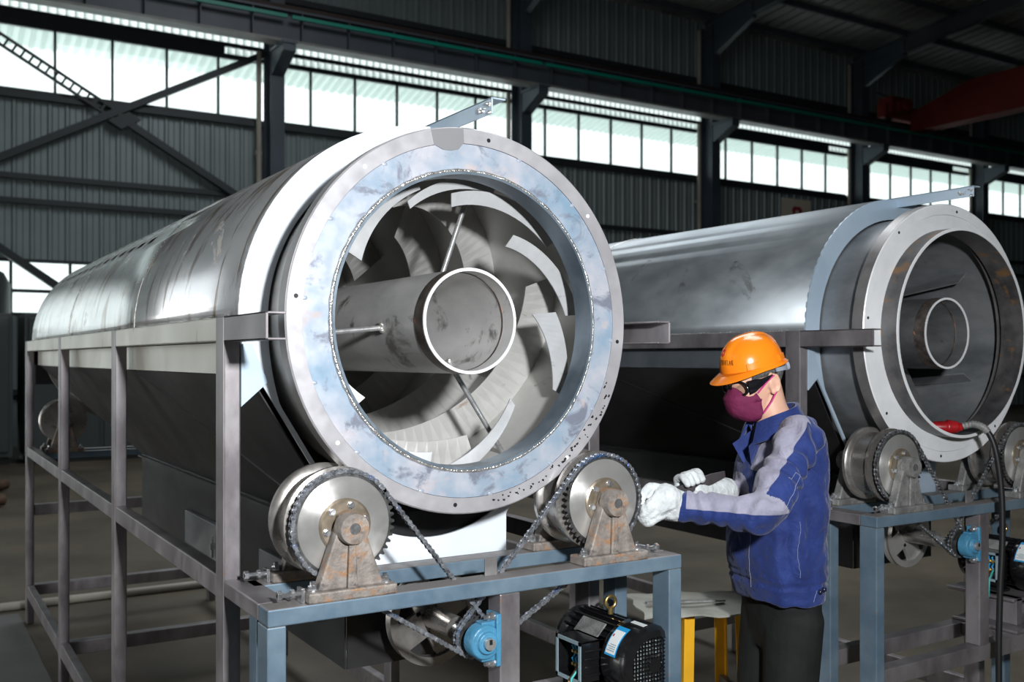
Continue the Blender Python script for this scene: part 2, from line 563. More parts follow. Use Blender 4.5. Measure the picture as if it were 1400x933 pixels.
# purlin band above the windows
wt = MB()
for i in range(len(COLX) - 1):
    a, b = COLX[i], COLX[i + 1]
    wt.box(a, b, WY - 0.03, WY + 0.05, 7.74, 7.82)
    wt.box(a, b, WY - 0.03, WY + 0.05, 7.97, 8.05)
    if a < 6:
        wt.box(a, b - 0.9, WY - 0.02, WY + 0.03, 7.80, 8.0)
    elif 17 < a < 20:
        wt.box(a + 0.9, b - 0.9, WY - 0.02, WY + 0.03, 7.80, 8.0)
    elif a > 20:
        wt.box(a, b - (0.9 if a < 26 else -0.0), WY - 0.02, WY + 0.03, 7.80, 8.0)
struct('trim_1', wt, M['girt'], 'dark purlins between window band and crane beam')

for w, (za, zb) in enumerate(((7.80, 7.98), (8.04, 8.22))):
    ts = MB()
    corr(ts, XL, XR, za, zb, WY + 0.02, 0.16, 0.03)
    o = struct('window_%d' % (20 + w), ts, M['translucent'], 'ribbed translucent daylight strip')

# upper window band: one framed window per bay, its panes one part
wn = 0
for i in range(len(COLX) - 1):
    a, b = COLX[i] + 0.16, COLX[i + 1] - 0.16
    wn += 1
    fr = MB()
    fr.box(a, b, WY - 0.05, WY + 0.06, 6.48, 6.57)
    fr.box(a, b, WY - 0.04, WY + 0.05, 7.72, 7.77)
    off = 0.30
    x = COLX[i] + 0.93
    k = 0
    while x < b - 0.1:
        if x > a + 0.1:
            fr.box(x - 0.022, x + 0.022, WY - 0.03, WY + 0.04, 6.57, 7.72)
        x += 1.01
    f = struct('window_%d' % wn, fr, M['girt'], 'framed upper window between two columns')
    f['_root'] = 1
    p = MB().box(-(b - a) / 2, (b - a) / 2, -0.004, 0.004, -0.6, 0.6)
    po = obj('pane', p, M['glass'])
    po.parent = f
    po.location = Vector(((a + b) / 2, WY + 0.01, 7.145)) - f.location
# low window in the left bays
fr = MB()
for z in (2.43, 2.86, 3.42):
    fr.box(0.3, LWX, WY - 0.04, WY + 0.05, z - 0.03, z + 0.03)
x = 0.8
while x < LWX:
    fr.box(x - 0.025, x + 0.025, WY - 0.03, WY + 0.04, 2.46, 3.42)
    x += 1.0
f = struct('window_%d' % (wn + 1), fr, M['girt'], 'low window strip behind the first drum')
po = obj('pane', MB().box(-(LWX - .3) / 2, (LWX - .3) / 2, -0.004, 0.004, -0.48, 0.48), M['glass'])
po.parent = f
po.location = Vector(((LWX + .3) / 2, WY + 0.01, 2.94)) - f.location
# unseen translucent door, added in the end bay to be reflected in the hood
dr = MB()
corr(dr, XL, 0.3, 0.0, 4.7, WY, 0.2, 0.02)
struct('added_door_1', dr, M['translucent'], 'added unseen translucent door in the back wall, there for its reflection')

# eaves canopy outside, seen through the top of the panes
cv = MB()
x = XL
while x < XR:
    cv.hull8([(x, WY + 0.15, 7.92), (x + 0.1, WY + 0.15, 7.92), (x + 0.1, WY + 1.15, 7.66), (x, WY + 1.15, 7.66),
              (x, WY + 0.15, 7.95), (x + 0.1, WY + 0.15, 7.95), (x + 0.1, WY + 1.15, 7.69), (x, WY + 1.15, 7.69)])
    x += 0.2
cv.hull8([(XL, WY + 0.15, 7.96), (XR, WY + 0.15, 7.96), (XR, WY + 1.15, 7.70), (XL, WY + 1.15, 7.70),
          (XL, WY + 0.15, 7.97), (XR, WY + 0.15, 7.97), (XR, WY + 1.15, 7.71), (XL, WY + 1.15, 7.71)])
struct('roof_1', cv, M['translucent'], 'ribbed eaves canopy outside the windows')

# girts on the wall
g = MB()
for z in (4.95, 4.5, 1.0):
    g.box(XL, XR, WY - 0.16, WY - 0.04, z - 0.05, z + 0.05)
g.box(XL, XR, WY - 0.16, WY - 0.04, 6.38, 6.48)
g.box(XL, XR, WY - 0.16, WY - 0.04, 9.05, 9.17)
struct('trim_2', g, M['girt'], 'dark horizontal wall girts')

# columns with corbel brackets
for i, x in enumerate(COLX):
    c = MB()
    c.box(x - 0.15, x + 0.15, WY - 0.62, WY - 0.60, 0, 10.5)
    c.box(x - 0.15, x + 0.15, WY - 0.20, WY - 0.18, 0, 10.5)
    c.box(x - 0.012, x + 0.012, WY - 0.60, WY - 0.20, 0, 10.5)
    c.prism([(WY - 0.62, 7.84), (WY - 1.35, 7.84), (WY - 1.35, 7.68), (WY - 0.62, 7.35)], x - 0.13, x + 0.13, 'yz')
    c.box(x - 0.16, x + 0.16, WY - 1.38, WY - 0.6, 7.82, 7.87)
    # haunch towards the rafter
    c.prism([(WY - 0.6, 9.7), (WY - 0.6, 10.6), (WY - 2.0, 10.72), (WY - 2.0, 10.30)], x - 0.08, x + 0.08, 'yz')
    o = struct('column_%d' % (i + 1), c, M['column'], 'dark steel column on the back wall')
    if i >= 1:
        p = MB()
        p.tube([(x - 0.27, WY - 0.25, 0.02), (x - 0.27, WY - 0.25, 7.9)], 0.055, 10)
        p.tube([(x - 0.27, WY - 0.25, 8.6), (x - 0.27, WY - 0.25, 10.4)], 0.055, 10)
        p.box(x - 0.34, x - 0.2, WY - 0.26, WY - 0.12, 3.0, 3.06)
        p.box(x - 0.34, x - 0.2, WY - 0.26, WY - 0.12, 5.8, 5.86)
        struct('trim_%d' % (10 + i), p, M['pipe'], 'pale downpipe beside a column')

# crane runway beam with stiffeners, rail and conductor bar
YB = 19.2
cb = MB()
cb.box(XL, XR, YB - 0.02, YB + 0.02, 7.92, 8.50)
cb.box(XL, XR, YB - 0.16, YB + 0.16, 8.48, 8.52)
x = XL + 0.5
while x < XR:
    cb.box(x - 0.01, x + 0.01, YB - 0.15, YB - 0.02, 7.92, 8.48)
    x += 1.0
struct('beam_1', cb, M['beam'], 'dark crane runway beam with stiffeners')
struct('trim_3', MB().box(XL, XR, YB - 0.17, YB + 0.17, 7.87, 7.92), M['beam_edge'], 'pale bottom flange of the runway beam')
struct('trim_4', MB().box(XL, XR, YB - 0.05, YB + 0.05, 8.52, 8.64), M['rail'], 'rusty crane rail')
cr_ = MB()
for i in range(len(COLX) - 1):
    cr_.box(COLX[i] + 0.05, COLX[i + 1] - 0.05, YB - 0.27, YB - 0.21, 8.31, 8.38)
struct('trim_5', cr_, M['conductor'], 'green conductor bar along the runway beam')
cm = MB()
for i in range(0, 48):
    x = XL + 0.5 + i
    cm.box(x - 0.02, x + 0.02, YB - 0.23, YB - 0.02, 8.36, 8.40)
struct('trim_6', cm, M['beam'], 'conductor bar hangers')

# wind bracing in the bay at the left
x0, x1 = COLX[1], COLX[2]
b1 = MB()
def lat(p, q, gap):
    p, q = Vector(p), Vector(q)
    n = (q - p).normalized().cross(Vector((0, 1, 0))) * gap / 2
    b1.beam(p + n, q + n, 0.05, 0.05)
    b1.beam(p - n, q - n, 0.05, 0.05)
    for k in range(1, 24):
        c = p.lerp(q, k / 24)
        b1.beam(c - n, c + n, 0.04, 0.04, (0, 1, 0))
lat((0.6, WY - 0.22, 7.95), (3.9, WY - 0.22, 6.06), 0.17)
b1.beam((3.6, WY - 0.22, 6.23), (6.6, WY - 0.22, 4.50), 0.13, 0.16, (0, 1, 0))
b1.beam((6.5, WY - 0.20, 7.89), (0.6, WY - 0.20, 4.70), 0.13, 0.15, (0, 1, 0))
b1.beam((0.6, WY - 0.22, 4.30), (4.2, WY - 0.22, 1.80), 0.14, 0.16, (0, 1, 0))
b1.prism([(3.42, 6.12), (3.80, 6.32), (4.02, 6.2), (3.66, 5.98)], WY - 0.31, WY - 0.13, 'xz')
struct('beam_2', b1, M['girt'], 'crossed wind bracing of the left bay')

# roof sheet, rafters, purlins
def roofz(y):
    return 10.75 + (WY - y) * 0.1
cl = MB()
n = 160
x = XL
while x < XR:
    for dx, d in ((0, 0.0), (0.35, 0.04)):
        pass
    cl.hull8([(x, WY + .2, roofz(WY + .2)), (x + 0.3, WY + .2, roofz(WY + .2)), (x + 0.3, YF, roofz(YF)), (x, YF, roofz(YF)),
              (x, WY + .2, roofz(WY + .2) + .05), (x + 0.3, WY + .2, roofz(WY + .2) + .05), (x + 0.3, YF, roofz(YF) + .05), (x, YF, roofz(YF) + .05)])
    cl.hull8([(x + .3, WY + .2, roofz(WY + .2) + .04), (x + 0.4, WY + .2, roofz(WY + .2) + .04), (x + 0.4, YF, roofz(YF) + .04), (x + .3, YF, roofz(YF) + .04),
              (x + .3, WY + .2, roofz(WY + .2) + .06), (x + 0.4, WY + .2, roofz(WY + .2) + .06), (x + 0.4, YF, roofz(YF) + .06), (x + .3, YF, roofz(YF) + .06)])
    x += 0.4
struct('ceiling', cl, M['ceiling'])
for i, x in enumerate(COLX):
    r = MB()
    for (dz, h, w) in ((-0.45, 0.03, 0.22), (-0.03, 0.03, 0.22)):
        r.hull8([(x - w / 2, WY - 0.2, roofz(WY) + dz - .1), (x + w / 2, WY - 0.2, roofz(WY) + dz - .1), (x + w / 2, YF, roofz(YF) + dz - .1), (x - w / 2, YF, roofz(YF) + dz - .1),
                 (x - w / 2, WY - 0.2, roofz(WY) + dz + h - .1), (x + w / 2, WY - 0.2, roofz(WY) + dz + h - .1), (x + w / 2, YF, roofz(YF) + dz + h - .1), (x - w / 2, YF, roofz(YF) + dz + h - .1)])
    r.hull8([(x - .01, WY - 0.2, roofz(WY) - .55), (x + .01, WY - 0.2, roofz(WY) - .55), (x + .01, YF, roofz(YF) - .55), (x - .01, YF, roofz(YF) - .55),
             (x - .01, WY - 0.2, roofz(WY) - .1), (x + .01, WY - 0.2, roofz(WY) - .1), (x + .01, YF, roofz(YF) - .1), (x - .01, YF, roofz(YF) - .1)])
    struct('beam_%d' % (10 + i), r, M['beam'], 'dark roof rafter over a column')
pu = MB()
y = WY - 0.6
while y > YF + 0.5:
    pu.box(XL, XR, y - 0.035, y + 0.035, roofz(y) - 0.17, roofz(y) - 0.01)
    y -= 1.5
struct('trim_7', pu, M['beam'], 'roof purlins')

# remaining walls (left wall has an unseen opening added for the side fill lamp)
wl = MB()
wl.box(XL - 0.1, XL, YF, 2.4, 0, 14.2)
wl.box(XL - 0.1, XL, 8.2, WY + 0.2, 0, 14.2)
wl.box(XL - 0.1, XL, 2.4, 8.2, 4.4, 14.2)
struct('wall_left', wl, M['wall'])
struct('wall_right', MB().box(XR, XR + 0.1, YF, WY + 0.2, 0, 14.2), M['wall'])
struct('wall_front', MB().box(XL, XR, YF - 0.1, YF, 0, 14.2), M['wall'])

# sign on the wall
t = thing('wall_sign', 'small cream sign with red emblem on the dark wall below the windows', 'sign', (22.25, WY - 0.08, 5.6))
obj('board', MB().box(-0.6, 0.6, -0.015, 0.015, -0.4, 0.64), M['cream'], t, 0.004)
em = [(-0.2, 0.33), (-0.13, 0.42), (0.13, 0.42), (0.22, 0.33), (0.14, 0.06), (0.04, -0.02), (-0.06, -0.02), (-0.14, 0.08)]
obj('emblem', MB().prism(em, -0.026, -0.0165), M['sign_red'], t, label='red shield shaped emblem')
obj('emblem_spot', MB().disc(0.075, -0.032, -0.027, (0.0, 0, 0.24), 20), M['cream'], t)

# overhead crane
t = thing('overhead_crane', 'dark red overhead crane girder running out under the roof', 'crane', (26.0, YB, 8.64))
gp = [(-0.19, -0.24), (-3.5, -0.24), (-28.0, -0.24), (-28.0, 0.86), (-2.1, 0.86), (-0.6, 0.42), (-0.19, 0.28)]
obj('girder', MB().prism(gp, -0.22, 0.22, 'yz').box(-0.3, 0.3, -28, -0.19, -0.27, -0.24), M['crane'], t, 0.01)
obj('end_carriage', MB().box(-1.3, 1.3, -0.16, 0.16, 0.10, 0.48).box(-1.2, -0.6, -0.3, 0.2, 0.2, 0.68), M['crane'], t, 0.02)
for sx in (-1.0, 1.0):
    obj('wheel', MB().disc(0.11, -0.05, 0.05, (sx, 0, 0.11), 24), M['rail'], t)
obj('drive_motor', MB().disc(0.17, -0.55, -0.1, (-0.75, 0, 0.42), 20).box(-1.0, -0.5, -0.42, -0.28, 0.22, 0.5), M['crane'], t, smooth=40)
obj('cable_arm', MB().beam((-1.6, 0, 0.78), (-0.7, 0, 0.70), 0.04, 0.05), M['beam'], t)

# tall grey cabinets by the wall at far left
for k, xx in enumerate((0.42, 2.78)):
    t = thing('storage_cabinet', ['tall grey steel cabinet at the very left edge, by the far wall', 'tall grey steel cabinet showing just behind the first machine, by the far wall'][k], 'cabinet', (xx, 17.3, 0), 'grey cabinets by the far wall')
    obj('body', MB().box(-1.1, 1.1, -0.5, 0.6, 0.12, 2.3), M['cabinet'], t, 0.01)
    obj('plinth', MB().box(-1.05, 1.05, -0.45, 0.55, 0, 0.119), M['cabinet_dark'], t)
    for s in (-1, 1):
        d = obj('door', MB().box(s * 0.54 - 0.5, s * 0.54 + 0.5, -0.53, -0.502, 0.2, 2.24), M['cabinet'], t, 0.008)
        obj('handle', MB().box(s * 0.1 - 0.015, s * 0.1 + 0.015, -0.57, -0.531, 1.1, 1.3), M['cabinet_dark'], d)
# rounded tank standing above the cabinet
t = thing('dust_tank', 'grey round topped tank rising above the cabinets at far left', 'tank', (1.06, 18.75, 0))
obj('vessel', MB().lathe([(0.0, 3.22), (0.25, 3.19), (0.5, 3.05), (0.6, 2.85), (0.6, 0.5), (0.0, 0.4)], axis='z', n=40), M['cabinet'], t, smooth=50)
for k in range(3):
    a = 2 * PI * k / 3
    obj('leg', MB().box(0.5 * math.cos(a) - .04, 0.5 * math.cos(a) + .04, 0.5 * math.sin(a) - .04, 0.5 * math.sin(a) + .04, 0, 0.6), M['cabinet_dark'], t)
# offcuts lying on the floor far left
labs = ['short brown log like offcut on the floor at far left, the one nearest the frame', 'brown offcut on the floor at far left, in the middle of three', 'brown offcut on the floor at far left, farthest from the camera']
for k, (xx, yy, rz) in enumerate(((0.72, 12.0, 0.5), (0.55, 12.75, 0.2), (0.95, 13.4, 0.9))):
    c, s = math.cos(rz), math.sin(rz)
    o = obj('timber_offcut', MB().cyl((xx - .32 * c, yy - .32 * s, 0.075), (xx + .32 * c, yy + .32 * s, 0.075), 0.075, 0.065, 14), M['wood'], smooth=40)
    tag(o, labs[k], 'offcut', 'offcuts on the floor')

# pale pipe lying across the floor behind the first frame
o = obj('steel_pipe', MB().tube([(-1.6, 7.12, 0.028), (2.2, 7.12, 0.028)], 0.027, 14), M['pipe'], smooth=50)
tag(o, 'pale thin pipe lying on the floor behind the far posts of the first machine', 'pipe')

# ================================================================== THE TROMMEL SCREENS
# machine frame: origin on the floor under the drum axis at the hood's front plate
CZ = 1.715                       # drum axis height


def helix_blade(mb, a0, a1, r0, r1, w0, w1, y0, y1, t=0.004, n=14):
    rs = []
    for i in range(n + 1):
        k = i / n
        a = math.radians(a0 + (a1 - a0) * k)
        rc = r0 + (r1 - r0) * k
        w = w0 + (w1 - w0) * k
        y = y0 + (y1 - y0) * k
        c, s = math.cos(a), math.sin(a)
        ri, ro = rc - w / 2, rc + w / 2
        rs.append([(ri * c, y, CZ + ri * s), (ro * c, y, CZ + ro * s), (ro * c, y + t, CZ + ro * s), (ri * c, y + t, CZ + ri * s)])
    mb.rings(rs)
    return mb


def belt(A, ra, B, rb, step):
    """closed belt path round two circles in the x-z plane, sampled at equal steps"""
    A, B = Vector(A), Vector(B)
    d = B - A
    L = d.length
    th = math.atan2(d.y, d.x)
    ph = math.acos((ra - rb) / L)
    pts = []
    def arc(c, r, a0, a1):
        n = max(8, int(abs(a1 - a0) * r / 0.004))
        for i in range(n + 1):
            a = a0 + (a1 - a0) * i / n
            pts.append(Vector((c.x + r * math.cos(a), c.y + r * math.sin(a))))
    arc(A, ra, th + ph, th + 2 * PI - ph)
    arc(B, rb, th - ph, th + ph)
    pts.append(pts[0].copy())
    out = []
    acc = 0.0
    for p, q in zip(pts, pts[1:]):
        seg = (q - p).length
        while acc <= seg and seg > 1e-9:
            out.append((p.lerp(q, acc / seg), (q - p).normalized()))
            acc += step
        acc -= seg
    return out


def chain_mesh(A, ra, B, rb, y, pitch=0.016):
    mb = MB()
    pts = belt(A, ra, B, rb, pitch)
    for i, (p, d) in enumerate(pts):
        n = Vector((-d.y, d.x))
        wd = 0.0062 if i % 2 == 0 else 0.0045
        for s in (-1, 1):
            yy = y + s * wd
            hl, hh = 0.0105, 0.0062
            prof = [(-hl, -hh * .45), (-hl * .6, -hh), (-hl * .15, -hh * .62), (hl * .15, -hh * .62), (hl * .6, -hh), (hl, -hh * .45),
                    (hl, hh * .45), (hl * .6, hh), (hl * .15, hh * .62), (-hl * .15, hh * .62), (-hl * .6, hh), (-hl, hh * .45)]
            ring = []
            for t in (-0.0008, 0.0008):
                ring.append([(p.x + d.x * a + n.x * b, yy + t, p.y + d.y * a + n.y * b) for a, b in prof])
            mb.rings(ring)
        q = p + d * (pitch / 2)
        mb.cyl((q.x, y - 0.0075, q.y), (q.x, y + 0.0075, q.y), 0.0042, None, 8)
    return mb


def toothed(mb, c, y0, y1, r, rt, n):
    poly = []
    for i in range(n):
        for f, rr in ((-0.36, r), (-0.14, rt), (0.14, rt), (0.36, r)):
            a = 2 * PI * (i + f) / n
            poly.append((c[0] + rr * math.cos(a), c[1] + rr * math.sin(a)))
    mb.prism(poly, y0, y1)
    return mb


def pedestal(root, x, yf, z0, zc, mat, sgn=1):
    """A shaped cast bearing pedestal; yf: its front face, sgn=1 faces the camera"""
    D = 0.068 * sgn
    b = MB()
    b.box(x - 0.107, x + 0.107, min(yf, yf + D), max(yf, yf + D), z0, z0 + 0.024)
    ya, yb = yf + 0.018 * sgn, yf + 0.052 * sgn
    b.prism([(x - 0.080, z0 + 0.022), (x + 0.080, z0 + 0.022), (x + 0.030, zc + 0.005), (x + 0.024, zc + 0.028), (x, zc + 0.037), (x - 0.024, zc + 0.028), (x - 0.030, zc + 0.005)], min(ya, yb), max(ya, yb))
    # raised frame left and right, rib down the middle
    yc = yf + 0.008 * sgn
    b.prism([(x - 0.008, zc - 0.02), (x + 0.008, zc - 0.02), (x + 0.013, z0 + 0.022), (x - 0.013, z0 + 0.022)], min(yc, ya), max(yc, ya))
    p = obj('bearing_pedestal', b, mat, root, 0.004)
    obj('boss', MB().lathe([(0.013, yf - 0.004 * sgn), (0.034, yf - 0.004 * sgn), (0.037, yf + 0.004 * sgn), (0.037, yf + 0.03 * sgn)], (x, 0, zc), 'y', 32), mat, p, 0.0, 40)
    obj('shaft_end', MB().disc(0.0135, yf - 0.001 * sgn, yf + 0.03 * sgn, (x, 0, zc), 20), M['zinc'], p)
    for s in (-1, 1):
        bb = MB().disc(0.014, z0 + 0.024, z0 + 0.0275, (x + s * 0.088, yf + 0.030 * sgn, 0), 16, 'z')
        bb.hexa((x + s * 0.088, yf + 0.03 * sgn, z0 + 0.0275), (0, 0, 1), 0.0105, 0.009)
        bb.disc(0.006, z0 + 0.036, z0 + 0.044, (x + s * 0.088, yf + 0.030 * sgn, 0), 10, 'z')
        obj('bolt', bb, M['zinc'], p)
    return p


def adjuster(root, x, y, z, s):
    b = MB()
    b.cyl((x, y, z), (x + s * 0.055, y, z), 0.0055, None, 10)
    b.hexa((x + s * 0.045, y, z), (s, 0, 0), 0.0115, 0.010)
    b.hexa((x + s * 0.016, y, z), (s, 0, 0), 0.011, 0.008)
    b.box(min(x - 0.004, x + 0.004), max(x - 0.004, x + 0.004), y - 0.016, y + 0.016, z - 0.020, z + 0.012)
    return obj('adjuster_bolt', b, M['zinc'], root, 0.001)


def roller(root, x, zc, yw, ys, dark, sprocket=True, rs=0.122):
    """flanged wheel under the ring; yw: start of the wheel, ys: sprocket plane"""
    prof = [(0.025, yw), (0.10, yw), (0.118, yw + 0.002), (0.132, yw + 0.005), (0.132, yw + 0.016), (0.127, yw + 0.020), (0.1135, yw + 0.024),
            (0.1135, yw + 0.094), (0.127, yw + 0.098), (0.132, yw + 0.103), (0.132, yw + 0.115), (0.118, yw + 0.119), (0.025, yw + 0.119)]
    w = obj('support_roller', MB().lathe(prof, (x, 0, zc), 'y', 72, True), M['roller'], root, 0, 35)
    obj('shaft', MB().disc(0.019, yw - 0.088, yw + 0.215, (x, 0, zc), 20), M['rod'], w, 0, 40)
    if sprocket:
        n = int(round(2 * PI * rs / 0.016))
        s = MB()
        toothed(s, (x, zc), ys - 0.003, ys + 0.003, rs - 0.005, rs + 0.004, n)
        o = obj('sprocket', s, M['teeth'], w)
        obj('sprocket_disc', MB().lathe([(0.02, ys - 0.006), (rs - 0.017, ys - 0.006), (rs - 0.010, ys - 0.003), (rs - 0.010, ys + 0.003), (0.02, ys + 0.004)], (x, 0, zc), 'y', 72, True), M['sprocket'], w, 0, 30)
        obj('hub', MB().lathe([(0.018, ys - 0.012), (0.058, ys - 0.012), (0.063, ys - 0.009), (0.063, ys - 0.005), (0.018, ys - 0.005)], (x, 0, zc), 'y', 48, True), M['hub'], w, 0, 30)
        for k in range(6):
            a = 2 * PI * (k + 0.25) / 6
            bx, bz = x + 0.048 * math.cos(a), zc + 0.048 * math.sin(a)
            bb = MB().disc(0.0088, ys - 0.015, ys - 0.011, (bx, 0, bz), 14).hexa((bx, ys - 0.015, bz), (0, -1, 0), 0.0072, 0.006)
            obj('bolt', bb, M['zinc'], w)
    return w


def motor(x, y, z, label):
    """electric motor, axis along y, fan end towards the camera at y"""
    t = thing('electric_motor', label, 'motor', (x, y, 0), 'electric motors under the tables')
    R = 0.098
    # finned housing
    h = MB()
    h.disc(R * 0.86, 0.105, 0.33, (0, 0, z), 48)
    for k in range(28):
        a = 2 * PI * k / 28
        if -0.5 < math.sin(a - PI) and abs(math.degrees(a) - 180) < 34:
            continue
        c, s = math.cos(a), math.sin(a)
        h.beam((0.82 * R * c, 0.11, z + 0.82 * R * s), (0.82 * R * c, 0.325, z + 0.82 * R * s), 0.005, 0.034, (c, 0, s))
    obj('housing', h, M['motor'], t, 0, 30)
    # fan cover with a square mesh over the fan
    cov = MB().lathe([(R * 0.80, 0.0), (R * 0.97, 0.004), (R * 1.07, 0.020), (R * 1.09, 0.105), (R * 1.05, 0.112), (R * 0.95, 0.112), (R * 1.02, 0.10), (R * 1.02, 0.024), (R * 0.80, 0.008)], (0, 0, z), 'y', 64, True)
    fc = obj('fan_cover', cov, M['motor'], t, 0, 35)
    gr = MB()
    q = R * 0.80
    k = -8
    while k <= 8:
        v = k * 0.0105
        if abs(v) < q:
            hh = math.sqrt(q * q - v * v)
            gr.box(v - 0.0018, v + 0.0018, 0.002, 0.006, z - hh, z + hh)
            gr.box(-hh, hh, 0.002, 0.006, z + v - 0.0018, z + v + 0.0018)
        k += 1
    gr.disc(0.020, 0.001, 0.007, (0, 0, z), 24)
    obj('grille', gr, M['motor'], fc)
    fan = MB().disc(0.03, 0.016, 0.06, (0, 0, z), 24).disc(q, 0.030, 0.034, (0, 0, z), 40)
    for k in range(9):
        a = 2 * PI * k / 9
        fan.beam((0.028 * math.cos(a), 0.022, z + 0.028 * math.sin(a)), (q * 0.95 * math.cos(a), 0.022, z + q * 0.95 * math.sin(a)), 0.003, 0.016, (0, 1, 0))
    obj('fan', fan, M['fan'], t)
    # data sticker on the cover's upper left
    def patch(a0, a1, y0, y1, r, mat, par, name):
        p = MB()
        n = 10
        rs = []
        for i in range(n + 1):
            a = math.radians(a0 + (a1 - a0) * i / n)
            rs.append([(r * math.cos(a), y0, z + r * math.sin(a)), (r * math.cos(a), y1, z + r * math.sin(a)), ((r - .001) * math.cos(a), y1, z + (r - .001) * math.sin(a)), ((r - .001) * math.cos(a), y0, z + (r - .001) * math.sin(a))])
        return obj(name, p.rings(rs), mat, par)
    st = patch(118, 166, 0.045, 0.092, R * 1.09 + 0.0012, M['sticker_blue'], fc, 'sticker')
    patch(126, 163, 0.049, 0.088, R * 1.09 + 0.0020, M['sticker_white'], fc, 'sticker_face')
    for i, aa in enumerate((158, 155, 152, 149)):
        patch(aa, aa + 1.1, 0.052, 0.085 - 0.008 * (i % 2), R * 1.09 + 0.0026, M['motor_in'], fc, 'print_line')
    patch(134, 138, 0.080, 0.085, R * 1.09 + 0.0026, M['red'], fc, 'print_mark')
    patch(96, 104, 0.02, 0.075, R * 1.08 + 0.0026, M['sticker_white'], fc, 'warning_strip')
    # end shield, shaft, feet
    obj('end_shield', MB().lathe([(0.0, 0.385), (0.045, 0.385), (0.055, 0.36), (R * 0.95, 0.35), (R * 1.0, 0.33), (R * 0.9, 0.32), (0.0, 0.32)], (0, 0, z), 'y', 48), M['motor'], t, 0, 35)
    obj('shaft', MB().disc(0.014, 0.37, 0.46, (0, 0, z), 20), M['zinc'], t, 0, 40)
    obj('foot', MB().box(-0.10, -0.05, 0.14, 0.30, z - 0.112, z - 0.098).box(-0.085, -0.06, 0.15, 0.29, z - 0.098, z - 0.06), M['motor'], t, 0.003)
    obj('foot', MB().box(0.05, 0.10, 0.14, 0.30, z - 0.112, z - 0.098).box(0.06, 0.085, 0.15, 0.29, z - 0.098, z - 0.06), M['motor'], t, 0.003)
    # name plate on the ribs
    obj('name_plate', MB().beam((-0.070, 0.15, z + 0.069), (-0.070, 0.26, z + 0.069), 0.05, 0.004, (-0.7, 0, 0.7)), M['cast_grey'], t, 0.001)
    # lifting eye
    ey = MB()
    pts = [(0.018 * math.cos(2 * PI * i / 20), 0.20, z + R + 0.034 + 0.018 * math.sin(2 * PI * i / 20)) for i in range(21)]
    ey.tube(pts, 0.0052, 8, False).disc(0.008, 0, 0.018, (0, 0.2, z + R), 12, 'z')
    obj('lifting_eye', ey, M['brass'], t, 0, 50)
    # open terminal box on the left side
    bx = MB()
    X0, X1 = -R * 0.8, -R * 1.62
    y0, y1, z0, z1 = 0.125, 0.245, z - 0.062, z + 0.055
    bx.box(X1, X0, y0, y0 + .006, z0, z1).box(X1, X0, y1 - .006, y1, z0, z1).box(X1, X0, y0, y1, z0, z0 + .006).box(X1, X0, y0, y1, z1 - .006, z1).box(X0 - .02, X0, y0, y1, z0, z1)
    for k in range(4):
        bx.box(X1 + 0.01, X0 - 0.01, y0 - 0.004, y0, z0 + 0.02 + k * 0.022, z0 + 0.027 + k * 0.022)
    tb = obj('terminal_box', bx, M['motor'], t, 0.0015)
    rim = MB().box(X1 - .003, X1, y0, y0 + .010, z0, z1).box(X1 - .003, X1, y1 - .010, y1, z0, z1).box(X1 - .003, X1, y0, y1, z0, z0 + .010).box(X1 - .003, X1, y0, y1, z1 - .010, z1)
    rim.box(X0 - .024, X0 - .021, y0 + .006, y1 - .006, z0 + .006, z1 - .006)
    obj('box_rim', rim, M['motor_in'], tb)
    term = MB().box(X0 - 0.045, X0 - 0.022, y0 + .03, y0 + .075, z - 0.035, z + 0.03)
    obj('terminal_block', term, M['black'], tb, 0.002)
    for i in range(3):
        for j in range(2):
            yy, zz = y0 + 0.037 + i * 0.016, z - 0.022 + j * 0.036
            obj('terminal', MB().disc(0.0045, X0 - 0.062, X0 - 0.044, (0, yy, zz), 8, 'x').disc(0.007, X0 - 0.056, X0 - 0.050, (0, yy, zz), 8, 'x'), M['brass'], tb)
            obj('wire_lug', MB().tube([(X0 - 0.053, yy, zz), (X0 - 0.058, yy + 0.004, zz + 0.014), (X0 - 0.04, yy + 0.006, zz + 0.026)], 0.0035, 7), M['sticker_blue'], tb, 0, 60)
    obj('lead_wire', MB().tube([(X0 - .058, y0 + .05, z - .03), (X1 - .01, y0 + .045, z - .06), (X1 - .012, y0 + .04, z - .11), (X1 - .006, y0 + .06, z - .2)], 0.0035, 8), M['copper'], tb, 0, 60)
    obj('lead_wire', MB().tube([(X0 - .058, y0 + .035, z - .02), (X1 - .012, y0 + .03, z - .05), (X1 - .016, y0 + .03, z - .11), (X1 - .01, y0 + .05, z - .2)], 0.0035, 8), M['green_wire'], tb, 0, 60)
    return t


